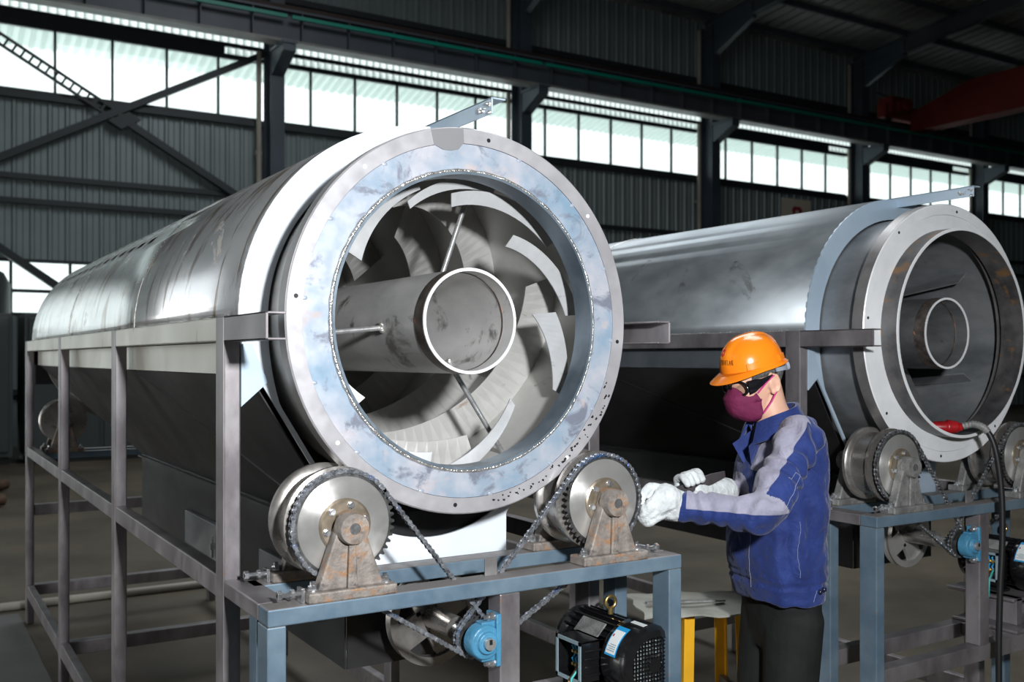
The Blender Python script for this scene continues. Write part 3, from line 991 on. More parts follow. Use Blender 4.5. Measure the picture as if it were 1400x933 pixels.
def trommel(loc, label, dark):
    T = thing('trommel_screen', label, 'screening machine', loc, 'trommel screens')
    tube, table = M['tube'], M['table']
    XO = 0.57                       # outer face of the frame
    ys = [-0.01, 1.40, 2.81, 4.26]  # post fronts
    for s in (-1, 1):
        x0, x1 = (-XO, -XO + 0.042) if s < 0 else (XO - 0.042, XO)
        for y in ys:
            p = obj('frame_post', MB().box(x0, x1, y, y + 0.072, 0.0, 1.724), tube, T, 0.004)
        def rail(name, z0, z1, ya, yb, mat=tube):
            return obj(name, MB().box(x0 + .002, x1 - .002, ya, yb, z0, z1), mat, T, 0.003)
        for a, b in zip(ys, ys[1:]):
            rail('top_rail', 1.662, 1.722, a + 0.0725, b - 0.0005, M['skirt'] if s < 0 and not dark else tube)
            rail('middle_rail', 1.024, 1.080, a + 0.0725, b - 0.0005)
            rail('base_rail', 0.165, 0.235, a + 0.0725, b - 0.0005)
        # channel stub running forward of the post, open towards the drum
        sx = -s
        xa, xb = (-XO, -XO + 0.006) if s < 0 else (XO - 0.006, XO)
        br = MB().box(xa, xb, -0.335, -0.011, 1.660, 1.722)
        fa, fb = (-XO, -XO + 0.045) if s < 0 else (XO - 0.045, XO)
        br.box(fa, fb, -0.335, -0.011, 1.717, 1.722).box(fa, fb, -0.335, -0.011, 1.660, 1.665)
        obj('rail_stub', br, tube, T, 0.0015)
    for y, z in ((4.26, 0.2), (2.81, 0.2), (1.40, 0.2), (4.26, 0.69)):
        obj('cross_tie', MB().box(-XO + 0.044, XO - 0.044, y + 0.005, y + 0.065, z - 0.03, z + 0.035), tube, T, 0.003)
    # ---------------- hood
    R = 0.532
    HL = 4.34
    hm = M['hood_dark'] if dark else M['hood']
    hd = MB()
    n = 44
    angs = [PI * i / n for i in range(n + 1)]
    ycuts = [0.0]
    # the slots: quads left open in two rows on each flank
    slots = {}
    y = 1.58 if not dark else 2.5
    while y < HL - 0.2:
        ycuts += [y, y + 0.115]
        y += 0.20
    ycuts.append(HL)
    for k, (a, b) in enumerate(zip(ycuts, ycuts[1:])):
        is_slot = (k % 2 == 1)
        for i in range(n):
            ang = 180.0 * i / n
            if is_slot and (i in (33, 30, 10, 13)):
                continue
            if is_slot and k // 2 > 20:
                pass
            vs = []
            for (yy, aa) in ((a, angs[i]), (b, angs[i]), (b, angs[i + 1]), (a, angs[i + 1])):
                vs.append(hd.bm.verts.new((R * math.cos(aa), yy, 1.722 + R * math.sin(aa))))
            hd.face(vs)
    bmesh.ops.remove_doubles(hd.bm, verts=hd.bm.verts, dist=1e-4)
    ho = obj('hood', hd, hm, T, 0, 30)
    so = ho.modifiers.new('sheet', 'SOLIDIFY')
    so.thickness = 0.003
    so.offset = -1
    for y in ((1.24, 2.80) if not dark else (1.55, 3.0)):
        w = MB()
        rs = []
        for i in range(65):
            a = PI * i / 64
            r = R + 0.0015
            wv = 0.0045 + 0.0015 * math.sin(i * 1.7)
            rs.append([((r + .002) * math.cos(a), y, 1.722 + (r + .002) * math.sin(a)), (r * math.cos(a), y + wv, 1.722 + r * math.sin(a)), (r * math.cos(a), y - wv, 1.722 + r * math.sin(a))])
        obj('weld_seam', w.rings(rs), M['weld'], ho)
    # weld along the rail
    for s in (-1, 1):
        w = MB()
        pts = [(s * (R + 0.003), 0.08 + i * 0.03, 1.7235 + 0.0015 * math.sin(i * 2.1)) for i in range(139)]
        obj('weld_seam', w.tube(pts, [0.0035 + 0.0015 * math.sin(i * 1.3) for i in range(139)], 6), M['weld'], ho)
    # rear closing plate
    poly = [(R * math.cos(a), 1.722 + R * math.sin(a)) for a in angs] + [(-R, 1.58), (R, 1.58)]
    obj('hood_end', MB().prism(poly, HL - 0.006, HL - 0.002), M['hopper'], T)
    # ---------------- front plate with the drum opening
    out = [(R * math.cos(PI * i / 48) * 1.0, 1.722 + R * math.sin(PI * i / 48)) for i in range(49)]   # right to left over the top
    outer = out + [(-0.535, 1.655), (-0.24, 1.175), (-0.24, 1.07), (0.24, 1.07), (0.24, 1.175), (0.535, 1.655)]
    # resample both outlines by angle around the axis
    def ray_hit(a):
        d = Vector((math.cos(a), math.sin(a)))
        best = 9
        for (p, q) in zip(outer, outer[1:] + outer[:1]):
            p, q = Vector((p[0], p[1] - CZ)), Vector((q[0], q[1] - CZ))
            e = q - p
            den = d.x * e.y - d.y * e.x
            if abs(den) < 1e-9:
                continue
            t = (p.x * e.y - p.y * e.x) / den
            u = (p.x * d.y - p.y * d.x) / den
            if t > 0 and -1e-6 <= u <= 1 + 1e-6:
                best = min(best, t)
        return best
    N_ = 180
    fr0, fr1, in0, in1 = [], [], [], []
    corner = sorted(set([2 * PI * i / N_ for i in range(N_)] + [math.atan2(p[1] - CZ, p[0]) % (2 * PI) for p in outer[49:]]))
    pl = MB()
    ringsets = []
    for a in corner:
        ro = ray_hit(a)
        ri = 0.458 if math.sin(a) > 0 else 1.0 / math.sqrt((math.cos(a) / 0.458) ** 2 + (math.sin(a) / 0.585) ** 2)
        ri = min(ri, ro - 0.012)
        c, s = math.cos(a), math.sin(a)
        ringsets.append([(ri * c, -0.004, CZ + ri * s), (ro * c, -0.004, CZ + ro * s), (ro * c, 0.004, CZ + ro * s), (ri * c, 0.004, CZ + ri * s)])
    ringsets.append(ringsets[0])
    pl.rings(ringsets, False, False)
    bmesh.ops.remove_doubles(pl.bm, verts=pl.bm.verts, dist=1e-5)
    obj('front_plate', pl, M['plate_blue'] if dark else M['plate'], T)
    # corner gussets between post and plate
    for s in (-1, 1):
        gz = MB().prism([(s * 0.528, 1.655), (s * 0.528, 1.50), (s * 0.46, 1.56), (s * 0.478, 1.60), (s * 0.50, 1.655)], -0.014, -0.0045)
        obj('gusset', gz, M['plate_blue'] if s < 0 else M['tube'], T, 0.001)
    # lifting bracket of angle iron on top
    tb = MB().box(-0.004, 0.0, -0.335, 0.05, 2.222 if 1 else 0, 2.262).box(-0.004, 0.036, -0.335, 0.05, 2.2585, 2.2625)
    lb = obj('top_bracket', tb, M['plate_blue'], T, 0.0008)
    wl_ = MB()
    random.seed(3)
    for k in range(9):
        wl_.sphere((-0.005 + random.uniform(-.002, .002), -0.30 + random.uniform(-.03, .03), 2.238 + random.uniform(-.012, .012)), random.uniform(.003, .006), 8, 6)
    obj('weld_seam', wl_, M['weld'], lb)
    # ---------------- skirt and hopper below the rails
    for s in (-1, 1):
        xa = s * 0.505
        obj('skirt_plate', MB().box(min(xa, xa + s * .004), max(xa, xa + s * .004), 0.01, 4.24, 1.578, 1.661), M['skirt_dark'] if dark else M['skirt'], T)
    hm2 = M['hopper']
    def quad(*p):
        m = MB()
        vs = [m.bm.verts.new(q) for q in p]
        m.face(vs)
        return m
    hp = MB()
    A = [(-0.5, 0.006, 1.578), (0.5, 0.006, 1.578), (0.5, 4.2, 1.578), (-0.5, 4.2, 1.578)]
    Bq = [(-0.24, 0.02, 1.165), (0.24, 0.02, 1.165), (0.24, 2.55, 1.165), (-0.24, 2.55, 1.165)]
    Cq = [(-0.24, 0.02, 0.80), (0.24, 0.02, 0.80), (0.24, 2.55, 0.80), (-0.24, 2.55, 0.80)]
    hp.rings([[q[1], q[2], q[3], q[0]] for q in (A, Bq, Cq)], False, False, close=False)
    hp.box(-0.238, 0.238, 0.016, 0.020, 0.80, 1.20)
    h = obj('hopper', hp, hm2, T)
    so = h.modifiers.new('sheet', 'SOLIDIFY')
    so.thickness = 0.004
    for s in (-1, 1):
        obj('crease_rib', MB().beam((s * 0.503, 1.38, 1.576), (s * 0.246, 0.12, 1.17), 0.006, 0.008, (s, 0, 0.6)), M['hopper'], h)
        obj('lower_flange', MB().box(min(s * .241, s * .262), max(s * .241, s * .262), 0.03, 2.55, 1.150, 1.158), M['hopper'], h)
        # hinged inspection door on the chute
        for yy in (1.15, 0.20):
            d = obj('chute_door', MB().box(min(s * .243, s * .266), max(s * .243, s * .266), yy, yy + 0.48, 0.885, 1.015), M['drum_dark'], T, 0.003)
            obj('latch', MB().disc(0.012, min(s * .267, s * .285), max(s * .267, s * .285), (0, yy + 0.035, 0.94), 12, 'x').beam((s * .276, yy + .035, .90), (s * .276, yy + .035, .98), .008, .008, (1, 0, 0)), M['zinc'], d)
    # ---------------- drum
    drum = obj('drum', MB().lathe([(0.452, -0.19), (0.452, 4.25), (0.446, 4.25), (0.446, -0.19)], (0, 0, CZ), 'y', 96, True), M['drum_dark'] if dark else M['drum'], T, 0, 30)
    obj('slot_shade_sleeve', MB().lathe([(0.4525, 0.10), (0.4555, 0.10), (0.4555, 4.10), (0.4525, 4.10)], (0, 0, CZ), 'y', 96, True), M['sleeve'], drum, 0, 30)  # black skin added over the drum so the hood slots read as dark
    obj('rear_disc', MB().annulus(0.137, 0.4455, 2.9, 2.906, (0, 0, CZ), 64), M['drum_dark'], drum)
    tire = MB().lathe([(0.4505, -0.23), (0.488, -0.23), (0.4905, -0.2275), (0.4905, -0.1805), (0.488, -0.178), (0.4505, -0.178)], (0, 0, CZ), 'y', 128, True)
    ring = obj('running_ring', tire, M['tire_bright'] if dark else M['tire'], drum, 0, 30)
    # the edge of the ring is darker than its turned face
    obj('ring_rim', MB().lathe([(0.489, -0.2265), (0.4915, -0.2265), (0.4915, -0.1815), (0.489, -0.1815)], (0, 0, CZ), 'y', 128, True), M['ringside'], drum, 0, 30)
    for k in range(8):
        a = math.radians(84 + 45 * k)
        obj('ring_hole', MB().disc(0.0055, -0.2306, -0.2295, (0.468 * math.cos(a), 0, CZ + 0.468 * math.sin(a)), 12), M['black'] if k % 2 == 0 or dark else M['sticker_white'], ring)
    if not dark:
        obj('end_plate', MB().lathe([(0.380, -0.2275), (0.4495, -0.2275), (0.4495, -0.2215), (0.380, -0.2215)], (0, 0, CZ), 'y', 128, True), M['endplate'], drum)
        obj('collar', MB().lathe([(0.372, -0.234), (0.3785, -0.234), (0.3785, -0.16), (0.372, -0.16)], (0, 0, CZ), 'y', 128, True), M['collar'], drum, 0, 30)
        # weld bead round the collar
        w = MB()
        rs = []
        for i in range(241):
            a = 2 * PI * i / 240
            k = 0.0050 + 0.0028 * mnoise.noise(Vector((i * 0.35, 2.0, 0)))
            rr = 0.3815
            q = []
            for j in range(6):
                b = 2 * PI * j / 6
                q.append(((rr + k * math.cos(b)) * math.cos(a), -0.2285 + k * math.sin(b), CZ + (rr + k * math.cos(b)) * math.sin(a)))
            rs.append(q)
        obj('weld_seam', w.rings(rs, False, False), M['weld'], drum, 0, 60)
        for k in range(14):
            a = math.radians(20 + 25.7 * k)
            m = MB()
            m.sphere((0.447 * math.cos(a), -0.228, CZ + 0.447 * math.sin(a)), (0.008, 0.0022, 0.005), 10, 6)
            obj('tack_weld', m, M['endplate'], drum)
    else:
        obj('end_plate', MB().lathe([(0.385, -0.228), (0.4495, -0.228), (0.4495, -0.222), (0.385, -0.222)], (0, 0, CZ), 'y', 128, True), M['tire_bright'], drum)
        obj('collar', MB().lathe([(0.384, -0.295), (0.394, -0.295), (0.394, -0.20), (0.384, -0.20)], (0, 0, CZ), 'y', 128, True), M['collar_rust'], drum, 0, 30)
        obj('collar_lip', MB().lathe([(0.3835, -0.2975), (0.3945, -0.2975), (0.3945, -0.2945), (0.3835, -0.2945)], (0, 0, CZ), 'y', 128, True), M['tire_bright'], drum)
    if not dark:
        sp_ = MB()
        random.seed(11)
        for k in range(46):
            a = math.radians(-82 + 62 * (k / 46) + random.uniform(-1, 1))
            r = 0.455 + 0.018 * random.random() * (1 if k < 30 else 1.6)
            c, s = math.cos(a), math.sin(a)
            L_, wd = random.uniform(.003, .008), random.uniform(.002, .0035)
            ps = []
            for (u, v) in ((-L_, -wd), (L_, -wd * .4), (L_ * .6, wd), (-L_ * .7, wd * .8)):
                ps.append((r * c - s * u * .6 + c * v + random.uniform(-.001, .001), r * s + c * u * .6 + s * v + CZ))
            sp_.rings([[(x_, -0.2312, z_) for x_, z_ in ps], [(x_, -0.2298, z_) for x_, z_ in ps]])
        obj('paint_speck', sp_, M['black'], ring)
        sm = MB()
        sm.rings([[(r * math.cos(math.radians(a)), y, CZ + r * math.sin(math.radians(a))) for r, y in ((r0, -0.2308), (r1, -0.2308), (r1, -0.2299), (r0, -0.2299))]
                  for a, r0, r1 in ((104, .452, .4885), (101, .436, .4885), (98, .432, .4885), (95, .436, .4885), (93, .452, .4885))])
        obj('grey_patch', sm, M['ring_patch'], ring)  # flat grey patch on the ring face, darker than the steel around it
    # flange plate behind the ring closing the drum body
    obj('shoulder', MB().annulus(0.40, 0.4515, -0.178, -0.172, (0, 0, CZ), 96), M['ringside'], drum)
    # central feed tube with its rim band
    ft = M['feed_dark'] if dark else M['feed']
    obj('feed_tube', MB().lathe([(0.1285, -0.222), (0.1355, -0.222), (0.1355, 2.6), (0.1285, 2.6)], (0, 0, CZ), 'y', 72, True), ft, drum, 0, 30)
    obj('tube_lip', MB().lathe([(0.128, -0.2245), (0.136, -0.2245), (0.136, -0.2215), (0.128, -0.2215)], (0, 0, CZ), 'y', 72, True), M['tire_bright'], drum)
    obj('tube_band', MB().lathe([(0.1352, -0.2212), (0.1368, -0.2212), (0.1368, -0.175), (0.1352, -0.175)], (0, 0, CZ), 'y', 72, True), M['burn'], drum, 0, 30)
    obj('tube_seam', MB().lathe([(0.1270, -0.172), (0.1292, -0.172), (0.1292, -0.166), (0.1270, -0.166)], (0, 0, CZ), 'y', 72, True), M['burn'], drum)
    obj('tube_end', MB().disc(0.1286, 1.6, 1.604, (0, 0, CZ), 48), ft, drum)
    # stays
    for a in ((70, 185.5, 304) if not dark else (128, 8, 305)):
        c, s = math.cos(math.radians(a)), math.sin(math.radians(a))
        if not dark:
            obj('stay_rod', MB().tube([(0.12 * c, 0.03, CZ + 0.12 * s), (0.446 * c, 0.03, CZ + 0.446 * s)], 0.0075, 14), M['rod'], drum, 0, 40)
            wd_ = MB()
            for k in range(7):
                wd_.sphere((0.136 * c + random.uniform(-.012, .012) * (abs(s) > .5), 0.03 + random.uniform(-.014, .014), CZ + 0.136 * s + random.uniform(-.014, .014) * (abs(c) > .5)), random.uniform(.004, .009), 8, 6)
            obj('weld_blob', wd_, M['weld'], drum)
        else:
            obj('stay_bar', MB().beam((0.12 * c, 0.06, CZ + 0.12 * s), (0.446 * c, 0.06, CZ + 0.446 * s), 0.045, 0.030, (0, 1, 0)), M['feed_dark'], drum, 0.003)
    # lifter blades
    if not dark:
        starts = [(150, 102, .318, .366, .04, .018), (113, 67.4, .325, .404, .02, .034), (90.5, 34, .322, .419, .036, .050), (52, 4, .287, .418, .042, .052),
                  (6, -28, .292, .418, .078, .050), (-49, -93, .285, .418, .024, .052), (-100, -138, .36, .42, .03, .05), (-142, -190, .33, .42, .03, .05)]
        for (a0, a1, r0, r1, w0, w1) in starts:
            obj('lifter_blade', helix_blade(MB(), a0, a1, r0, r1, w0, w1, -0.125, -0.085), M['blade'], drum)
        def auger(a0, sweep, y0, y1, r0, r1, n=26):
            b = MB()
            hx = []
            for i in range(n + 1):
                t = i / n
                a = math.radians(a0 - sweep * t)
                y = y0 + (y1 - y0) * t
                c, s = math.cos(a), math.sin(a)
                hx.append([(r0 * c, y, CZ + r0 * s), (r1 * c, y, CZ + r1 * s), (r1 * c, y + .004, CZ + r1 * s), (r0 * c, y + .004, CZ + r0 * s)])
            obj('spiral_flight', b.rings(hx), M['drum'], drum)
        for k in range(4):
            auger(20 + 90 * k, 105, 0.0, 0.42, 0.33, 0.447)
            auger(-20 + 90 * k, 120, 0.46, 1.10, 0.31, 0.447)
            auger(0 + 90 * k, 120, 1.15, 1.95, 0.30, 0.447)
    else:
        for k in range(6):
            a = math.radians(35 + 60 * k)
            c, s = math.cos(a), math.sin(a)
            m = MB().beam((0.41 * c, -0.06, CZ + 0.41 * s), (0.41 * math.cos(a - .9), 2.4, CZ + 0.41 * math.sin(a - .9)), 0.006, 0.07, (c, 0, s))
            obj('spiral_flight', m, M['drum_dark'], drum)
    # ---------------- drive table
    TZ = 1.078
    yf, yr = -0.35, -0.11
    H = 0.038
    def part(name, b, mat=table, bev=0.003):
        return obj(name, b, mat, T, bev)
    part('table_rail', MB().box(-0.57, 0.597, yf, yf + 0.07, TZ - H, TZ))
    part('table_rail', MB().box(-0.527, 0.597, yr, yr + 0.07, TZ - H, TZ))
    part('table_rail', MB().box(-0.57, -0.50, yf + 0.0705, -0.0105, TZ - H, TZ), tube)
    part('table_rail', MB().box(0.527, 0.597, yf + 0.0705, yr - 0.0005, TZ - H, TZ))
    part('table_leg', MB().box(-0.571, -0.529, yf + 0.001, yf + 0.072, 0, TZ - H - 0.0005))
    part('table_leg', MB().box(0.552, 0.597, yf + 0.001, yf + 0.072, 0, TZ - H - 0.0005))
    part('table_leg', MB().box(0.552, 0.597, yr + 0.001, yr + 0.06, 0, TZ - H - 0.0005))
    part('table_leg', MB().box(-0.52, -0.475, yr + 0.001, yr + 0.06, 0, TZ - H - 0.0005))
    part('table_leg', MB().box(0.012, 0.070, yf + 0.001, yf + 0.06, 0.55, TZ - H - 0.0005), tube)
    part('lower_rail', MB().box(-0.5285, 0.5515, yf + 0.005, yf + 0.06, 0.49, 0.5495), tube)
    part('lower_rail', MB().box(-0.474, 0.5515, yr + 0.005, yr + 0.06, 0.49, 0.5495), tube)
    part('motor_shelf', MB().box(0.26, 0.58, yf + 0.0605, yr + 0.0045, 0.50, 0.5495).box(0.28, 0.56, yf + 0.02, yr + 0.06, 0.55, 0.562).box(0.36, 0.40, yf + .07, yr + .06, 0.562, 0.668).box(0.60 - .05, 0.60 - .01, yf + .09, yr + .06, 0.562, 0.668).box(0.34, 0.60, yf + .07, yr + .13, 0.655, 0.668), M['tube'])
    part('stop_tab', MB().box(-0.005, 0.030, yf + 0.045, yf + 0.050, TZ, TZ + 0.045), M['ringside'], 0.001)
    pc = M['cast_grey'] if dark else M['cast']
    RZ = 1.236
    for s in (-1, 1):
        xr = s * 0.372
        roller(T, xr, RZ, -0.262, -0.288, dark)
        pedestal(T, xr, yf - 0.002, TZ, RZ, pc)
        pedestal(T, xr, yr + 0.068, TZ, RZ, pc, -1)
        adjuster(T, xr - 0.112 if s < 0 else xr + 0.112, yf + 0.035, TZ + 0.0205, s)
        adjuster(T, xr - 0.112 if s < 0 else xr + 0.112, yr + 0.035, TZ + 0.0205, s)
    # drive shaft, small sprockets, bearing, pulley
    SX, SZ = -0.028, 0.928
    ds = obj('drive_shaft', MB().disc(0.0145, -0.372, 0.30, (SX, 0, SZ), 20), M['rod'], T, 0, 40)
    obj('shaft_sleeve', MB().disc(0.030, -0.20, 0.02, (SX, 0, SZ), 28), M['roller'], ds, 0, 40)
    for yy in (-0.288, -0.272):
        obj('small_sprocket', toothed(MB(), (SX, SZ), yy - 0.003, yy + 0.003, 0.043, 0.051, 18).disc(0.028, yy - 0.010, yy + 0.003, (SX, 0, SZ), 28), M['teeth'], ds)
    pulley = MB().lathe([(0.105, -0.075), (0.128, -0.075), (0.122, -0.06), (0.128, -0.045), (0.105, -0.045)], (SX, 0, SZ), 'y', 64, True)
    pulley.disc(0.03, -0.085, -0.035, (SX, 0, SZ), 24)
    for k in range(4):
        a = 2 * PI * k / 4 + 0.5
        pulley.beam((SX + 0.025 * math.cos(a), -0.06, SZ + 0.025 * math.sin(a)), (SX + 0.112 * math.cos(a), -0.06, SZ + 0.112 * math.sin(a)), 0.075, 0.012, (0, 1, 0))
    obj('pulley', pulley, M['roller'] if not dark else M['sprocket'], ds, 0, 30)
    ch = M['chain_dark'] if dark else M['chain']
    for s, yy in ((-1, -0.288), (1, -0.2885)):
        y_s = yy if s < 0 else -0.2885
        obj('drive_chain', chain_mesh((s * 0.372, RZ), 0.124, (SX, SZ), 0.049 if s < 0 else 0.0492, -0.288 if s < 0 else -0.2875), ch, T)
    # blue take-up bearing bolted to the middle leg
    bb = MB()
    bb.box(-0.002, 0.0115, yf - 0.006, yf + 0.046, SZ - 0.062, SZ + 0.066)
    bb.lathe([(0.015, yf - 0.012), (0.026, yf - 0.012), (0.028, yf - 0.004), (0.040, yf - 0.002), (0.044, yf + 0.006), (0.044, yf + 0.036), (0.030, yf + 0.04)], (SX, 0, SZ), 'y', 40)
    bb.box(SX - 0.01, 0.004, yf + 0.004, yf + 0.036, SZ - 0.048, SZ + 0.048)
    bo = obj('flange_bearing', bb, M['blue_cast'], T, 0.002, 40)
    obj('shaft_key', MB().box(SX - 0.004, SX + 0.004, -0.3735, -0.3715, SZ, SZ + 0.012), M['black'], bo)
    for dz in (-0.056, 0.058):
        obj('bolt', MB().disc(0.012, -0.006, -0.002, (0, yf + 0.012, SZ + dz), 14, 'x').hexa((-0.006, yf + 0.012, SZ + dz), (-1, 0, 0), 0.0105, 0.010).disc(0.006, -0.026, -0.016, (0, yf + 0.012, SZ + dz), 12, 'x'), M['zinc'], bo)
    # ---------------- rear supports of the drum
    part('rear_table', MB().box(-0.5275, 0.5275, 4.337, 4.405, 1.01, TZ - 0.03).box(-0.5275, 0.5275, 4.15, 4.21, 1.01, TZ - 0.03).box(-0.5275, -0.48, 4.2105, 4.3365, 1.01, TZ - 0.03).box(0.48, 0.5275, 4.2105, 4.3365, 1.01, TZ - 0.03))
    obj('rear_ring', MB().annulus(0.4525, 0.4905, 4.18, 4.235, (0, 0, CZ), 96), M['ringside'], drum)
    for s in (-1, 1):
        roller(T, s * 0.372, RZ - 0.0, 4.150, 4.13, dark, False)
        pedestal(T, s * 0.372, 4.335 - 0.215, TZ - 0.03, RZ, pc)
        pedestal(T, s * 0.372, 4.34 + 0.06, TZ - 0.03, RZ, pc, -1)
    part('rear_plate', MB().box(-0.52, 0.52, 4.262, 4.272, 1.46, 1.578) , M['hopper'], 0)
    return T


trommel((1.25, 2.44, 0), 'large bare steel trommel screen with open drum and bright front ring, left of the worker', False)
trommel((3.41, 2.575, 0), 'second trommel screen with dark hood and white ring, behind the worker', True)
motor(1.25 + 0.515, 2.105, 0.78, 'black electric motor with open terminal box and blue white sticker, under the first drum')
motor(3.41 + 0.515, 2.245, 0.78, 'black electric motor in shade under the second drum, cut off by the photo edge')

# ================================================================== LOOSE THINGS
# work stool with a rough sheet on yellow legs
t = thing('work_stool', 'low stool with yellow legs and a rough bent sheet steel seat', 'stool', (2.47, 2.715, 0), rotz=-0.42)
st = MB()
nx, ny = 14, 12
top, bot = [], []
for j in range(ny + 1):
    for i in range(nx + 1):
        u, v = i / nx * 2 - 1, j / ny * 2 - 1
        x = u * 0.235 + 0.008 * math.sin(v * 7)
        y = v * 0.17 + 0.012 * math.sin(u * 6)
        z = 0.735 + 0.005 * math.sin(u * 5 + v * 3) - 0.010 * max(0, abs(v) - .8) * 5 * (0.6 + .4 * math.sin(u * 9))
        top.append(st.bm.verts.new((x, y, z + 0.003)))
        bot.append(st.bm.verts.new((x, y, z - 0.003)))
W_ = nx + 1
for j in range(ny):
    for i in range(nx):
        a, b, c, d = j * W_ + i, j * W_ + i + 1, (j + 1) * W_ + i + 1, (j + 1) * W_ + i
        st.face([top[a], top[b], top[c], top[d]])
        st.face([bot[d], bot[c], bot[b], bot[a]])
edge = [j for j in range(W_)] + [W_ * (k + 1) - 1 for k in range(1, ny + 1)] + [ny * W_ + nx - k for k in range(1, nx + 1)] + [W_ * (ny - k) for k in range(1, ny)]
for a, b in zip(edge, edge[1:] + edge[:1]):
    st.face([top[a], bot[a], bot[b], top[b]])
obj('seat', st, M['seat'], t, 0, 60)
for sx in (-1, 1):
    for sy in (-1, 1):
        p, q = Vector((0.03 + sx * 0.095, sy * 0.11, 0.722)), Vector((0.03 + sx * 0.115, sy * 0.135, 0.0))
        obj('leg', MB().beam(p, q, 0.042, 0.006, (0, 1, 0)).beam(p + Vector((0.018 * sx, 0, 0)), q + Vector((0.018 * sx, 0, 0)), 0.006, 0.04, (0, 1, 0)), M['yellow'], t)
for sx in (-1, 1):
    obj('cross_bar', MB().box(.03 + sx * 0.108 - .012, .03 + sx * 0.108 + .012, -0.14, 0.14, 0.40, 0.43), M['tube'], t)
for sy in (-1, 1):
    obj('cross_bar', MB().box(-0.085, 0.145, sy * 0.128 - .012, sy * .128 + .012, 0.36, 0.39), M['tube'], t)
o = obj('steel_strip', MB().beam((2.26, 2.745, 0.754), (2.53, 2.635, 0.752), 0.022, 0.006), M['cast_grey'])
tag(o, 'dark narrow steel strip lying across the stool seat', 'strip')

# cable with a red plug hanging over the second ring
t = thing('power_cable', 'black cable with red plug hanging over the rim of the second drum', 'cable', (3.40, 2.20, 0))
O2 = Vector((3.41, 2.575, 0))
ctrl = [Vector(p) for p in ((3.375, 2.275, 1.363), (3.40, 2.235, 1.375), (3.425, 2.20, 1.352), (3.44, 2.175, 1.28), (3.452, 2.16, 1.13), (3.45, 2.155, 0.95),
                            (3.435, 2.155, 0.75), (3.42, 2.15, 0.5), (3.415, 2.14, 0.25), (3.42, 2.12, 0.06), (3.47, 2.05, 0.013), (3.62, 1.9, 0.012), (3.9, 1.6, 0.012))]
def spline(c, n=10):
    out = []
    for i in range(len(c) - 1):
        p0, p1, p2, p3 = c[max(i - 1, 0)], c[i], c[i + 1], c[min(i + 2, len(c) - 1)]
        for k in range(n):
            t_ = k / n
            out.append(0.5 * ((2 * p1) + (p2 - p0) * t_ + (2 * p0 - 5 * p1 + 4 * p2 - p3) * t_ ** 2 + (3 * p1 - p0 - 3 * p2 + p3) * t_ ** 3))
    out.append(c[-1])
    return out
off = Vector((3.40, 2.20, 0))
pts = [p - off for p in spline(ctrl)]
obj('cord', MB().tube(pts, 0.011, 12), M['black'], t, 0, 60)
obj('strain_relief', MB().tube(pts[3:22], [0.014 - 0.0016 * (k % 2) for k in range(19)], 12), M['cast_grey'], t)
pl = MB()
a, b = Vector((3.30, 2.345, 1.362)) - off, Vector((3.372, 2.278, 1.363)) - off
pl.tube([a, a.lerp(b, .12), a.lerp(b, .5), a.lerp(b, .6), a.lerp(b, .95), b], [0.017, 0.021, 0.022, 0.028, 0.022, 0.014], 14)
obj('plug', pl, M['red'], t, 0.002, 30)
obj('plug_collar', MB().tube([b - (b - a) * .05, b + (b - a) * .12], [0.019, 0.013], 14), M['red'], t)


# ================================================================== THE WORKER
FWD = Vector((-0.966, 0.255, 0)).normalized()   # trunk
HFWD = Vector((-0.985, 0.169, 0)).normalized()  # head, turned a little to his left
LFT = Vector((-FWD.y, FWD.x, 0))          # his left, towards the camera
UP = Vector((0, 0, 1))
PO = Vector((2.415, 2.267, 0))            # floor under the pelvis


def W(f, l, z):
    return PO + FWD * f + LFT * l + UP * z


def ell(c, a, b, n=28, e=2.0):
    """ring of a superellipse round c with half axes a, b (vectors)"""
    out = []
    for i in range(n):
        t = 2 * PI * i / n
        ct, st = math.cos(t), math.sin(t)
        out.append(c + a * (abs(ct) ** (2 / e) * (1 if ct >= 0 else -1)) + b * (abs(st) ** (2 / e) * (1 if st >= 0 else -1)))
    return out


def limb(mb, pts, radii, n=18, sub=6, flat=1.0, flat_dir=None):
    """tapering round limb along a smoothed path"""
    P, R = [], []
    pts = [Vector(p) for p in pts]
    for i in range(len(pts) - 1):
        p0, p1, p2, p3 = pts[max(i - 1, 0)], pts[i], pts[i + 1], pts[min(i + 2, len(pts) - 1)]
        for k in range(sub):
            t = k / sub
            P.append(0.5 * ((2 * p1) + (p2 - p0) * t + (2 * p0 - 5 * p1 + 4 * p2 - p3) * t * t + (3 * p1 - p0 - 3 * p2 + p3) * t ** 3))
            s = t * t * (3 - 2 * t)
            R.append(radii[i] * (1 - s) + radii[i + 1] * s)
    P.append(pts[-1])
    R.append(radii[-1])
    # rounded ends
    d0, d1 = (P[0] - P[1]).normalized(), (P[-1] - P[-2]).normalized()
    P = [P[0] + d0 * R[0] * .85, P[0] + d0 * R[0] * .5] + P + [P[-1] + d1 * R[-1] * .5, P[-1] + d1 * R[-1] * .85]
    R = [R[0] * .45, R[0] * .85] + R + [R[-1] * .85, R[-1] * .45]
    mb.tube(P, R, n)
    return mb


